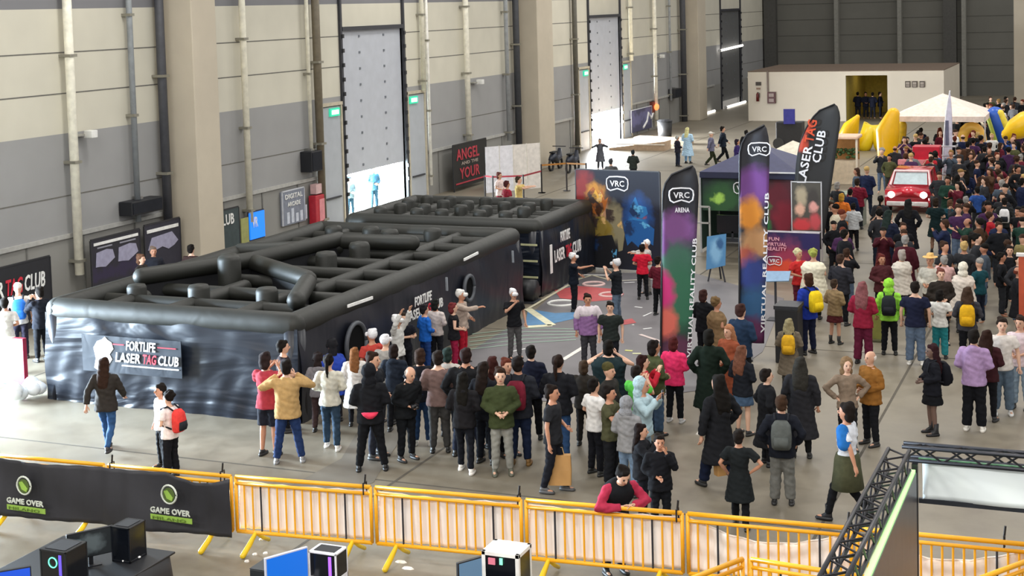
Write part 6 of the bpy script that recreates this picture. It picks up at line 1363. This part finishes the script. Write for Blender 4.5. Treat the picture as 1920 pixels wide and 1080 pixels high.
for i, p in enumerate(PL):
    d = Vector((-p['X'], -p['Y'])).normalized(); a = radians(p['rel']); fd = Vector((d.x * cos(a) - d.y * sin(a), d.x * sin(a) + d.y * cos(a)))
    rz = atan2(-fd.x, fd.y); S = p['h'] / 1.76
    b = bpy.data.objects.new('person', MESH[p['kb']]); COL.objects.link(b); b.location = (p['X'], p['Y'], 0); b.rotation_euler = (0, 0, rz); b.scale = (S, S, S)
    sk = p['skin'] or SKIN[i % 3]
    slot(b, mat(sk, .55, 0, .05, 6))
    if not p['q']: slot(b, mdark, 1); slot(b, mlip, 2)
    tag(b, p['label'], 'person', p['group'])
    child(HN.get(p['hair'], 'hair'), MESH[p['kh']], b, mat(p['hc'], .85 if p['hair'] != 'vr' else .3, 0, .2, 30, .2))
    child(TN[p['top']], MESH[p['kt']], b, fabric(p['tc'])); child(LN[p['bot']], MESH[p['kl']], b, fabric(p['lc']))
    if not p['q']:
        for s_ in (-1, 1):
            k_ = (p['legs'], s_, p['boot'])
            if k_ not in SHOE: SHOE[k_] = build_shoe(k_).mesh('shoe', smooth=True)
            child('shoe', SHOE[k_], b, mat(p['shoe'], .5))
    e = p['extra']
    if e:
        kd, c, lb = e; w_ = p['w']
        if kd == 'backpack':
            sq = 'square' in lb; mb_ = MB().loft([(0, -.24, .98, .13, .07), (0, -.25, 1.02, .155, .10), (0, -.255, 1.2, .165, .11), (0, -.24, 1.36, .15, .09), (0, -.22, 1.43, .10, .05)], 18, pw=.45 if sq else .7)
            pk_ = MB().loft([(0, -.34, 1.02, .11, .03), (0, -.36, 1.1, .12, .035), (0, -.35, 1.2, .11, .03)], 14, pw=.6)
            stp = MB()
            for s_ in (-1, 1): stp.tube([(s_ * .1, -.19, 1.43), (s_ * .11, -.06, 1.50), (s_ * .12, .1, 1.44), (s_ * .13, .15, 1.28), (s_ * .16, .06, 1.12), (s_ * .15, -.17, 1.06)], .018, 8)
            held('backpack', p, rz, S, [('bag_body', mb_, fabric(c)), ('front_pocket', pk_, fabric('24262c') if 'white' in lb or 'panel' in lb else fabric(c)), ('strap', stp, fabric('22242a'))], lb, 'backpack')
        elif kd == 'waistbag':
            held('waist_bag', p, rz, S, [('bag_body', MB().loft([(0, -.19, .93, .05, .03), (0, -.2, .98, .11, .05), (0, -.2, 1.03, .14, .05)], 14), fabric(c)), ('belt', MB().tube([(.21 * cos(q * pi / 10), .175 * sin(q * pi / 10), 1.03) for q in range(21)], .012, 6), fabric('1a1a1e'))], lb, 'bag')
        elif kd == 'phone': held('phone', p, rz, S, [('case', MB().box(-.035, .035, .36, .37, 1.46, 1.61), mat(c, .3)), ('screen', MB().box(-.031, .031, .352, .36, 1.465, 1.605), mat('8fa4b8', .2, emit=.4))], lb, 'phone')
        elif kd == 'camera': held('camera', p, rz, S, [('camera_body', MB().box(-.07, .07, .24, .31, 1.04, 1.14), mat(c, .4)), ('lens', MB().tube([(0, .31, 1.09), (0, .38, 1.09)], .035, 10), mat('101012', .3))], lb, 'camera')
        elif kd == 'vest':
            v_ = MB().loft([(0, 0, .84, .235, .20), (0, 0, 1.08, .225, .195), (0, 0, 1.28, .25, .195), (0, 0, 1.38, .245, .18), (0, 0, 1.46, .17, .15), (0, 0, 1.50, .10, .09)], 18); o_ = obj('vest', lmb(v_, p['lean']), fabric(c), b, True, local=True)
        elif kd == 'yoke':
            y_ = MB().loft([(0, 0, 1.27, .232, .172), (0, 0, 1.34, .24, .175), (0, 0, 1.42, .238, .16), (0, 0, 1.475, .16, .13), (0, 0, 1.50, .10, .09)], 18)
            for s_ in (-1, 1): y_.tube([(s_ * .19, 0, 1.41), (s_ * .25, -.01, 1.27)], [.094, .098], 10, rnd=True)
            obj('shoulder_yoke', y_, fabric(c), b, True, local=True)
        elif kd == 'apron':
            obj('overskirt', MB().loft([(0, 0, .52, .27, .24), (0, 0, .8, .235, .20), (0, 0, .95, .225, .185), (0, 0, 1.03, .19, .16)], 18), fabric(c), b, True, local=True); obj('sleeve', MB().tube([(-.19, 0, 1.42), (-.26, -.05, 1.24)], [.09, .1], 10, rnd=True), fabric('2468b0'), b, True, local=True)
# paper bags held in a hand
def paper_bag(px, py, z, w_, h_, label, rz=0.):
    X, Y = at(px, py, z); t = thing('paper_bag', (X, Y, z), label, 'bag', rz=rz)
    obj('bag_body', MB().loft([(0, 0, 0, w_ / 2, .07), (0, 0, h_ * .5, w_ / 2 + .01, .075), (0, 0, h_, w_ / 2, .06)], 16, pw=.2), mat('b98c54', .7, 0, .06, 5, .2), t, local=True)
    obj('handle', MB().tube([(-.08, 0, h_), (-.05, 0, h_ + .12), (.05, 0, h_ + .12), (.08, 0, h_)], .008, 6), mat('c9a878', .7), t, local=True)
paper_bag(1050, 908, .12, .38, .5, 'large brown paper bag held by the person in charcoal tee', .3)
paper_bag(1352, 890, .28, .2, .42, 'slim tan paper bag carried by the person in black coat', .8)
flush_texts()
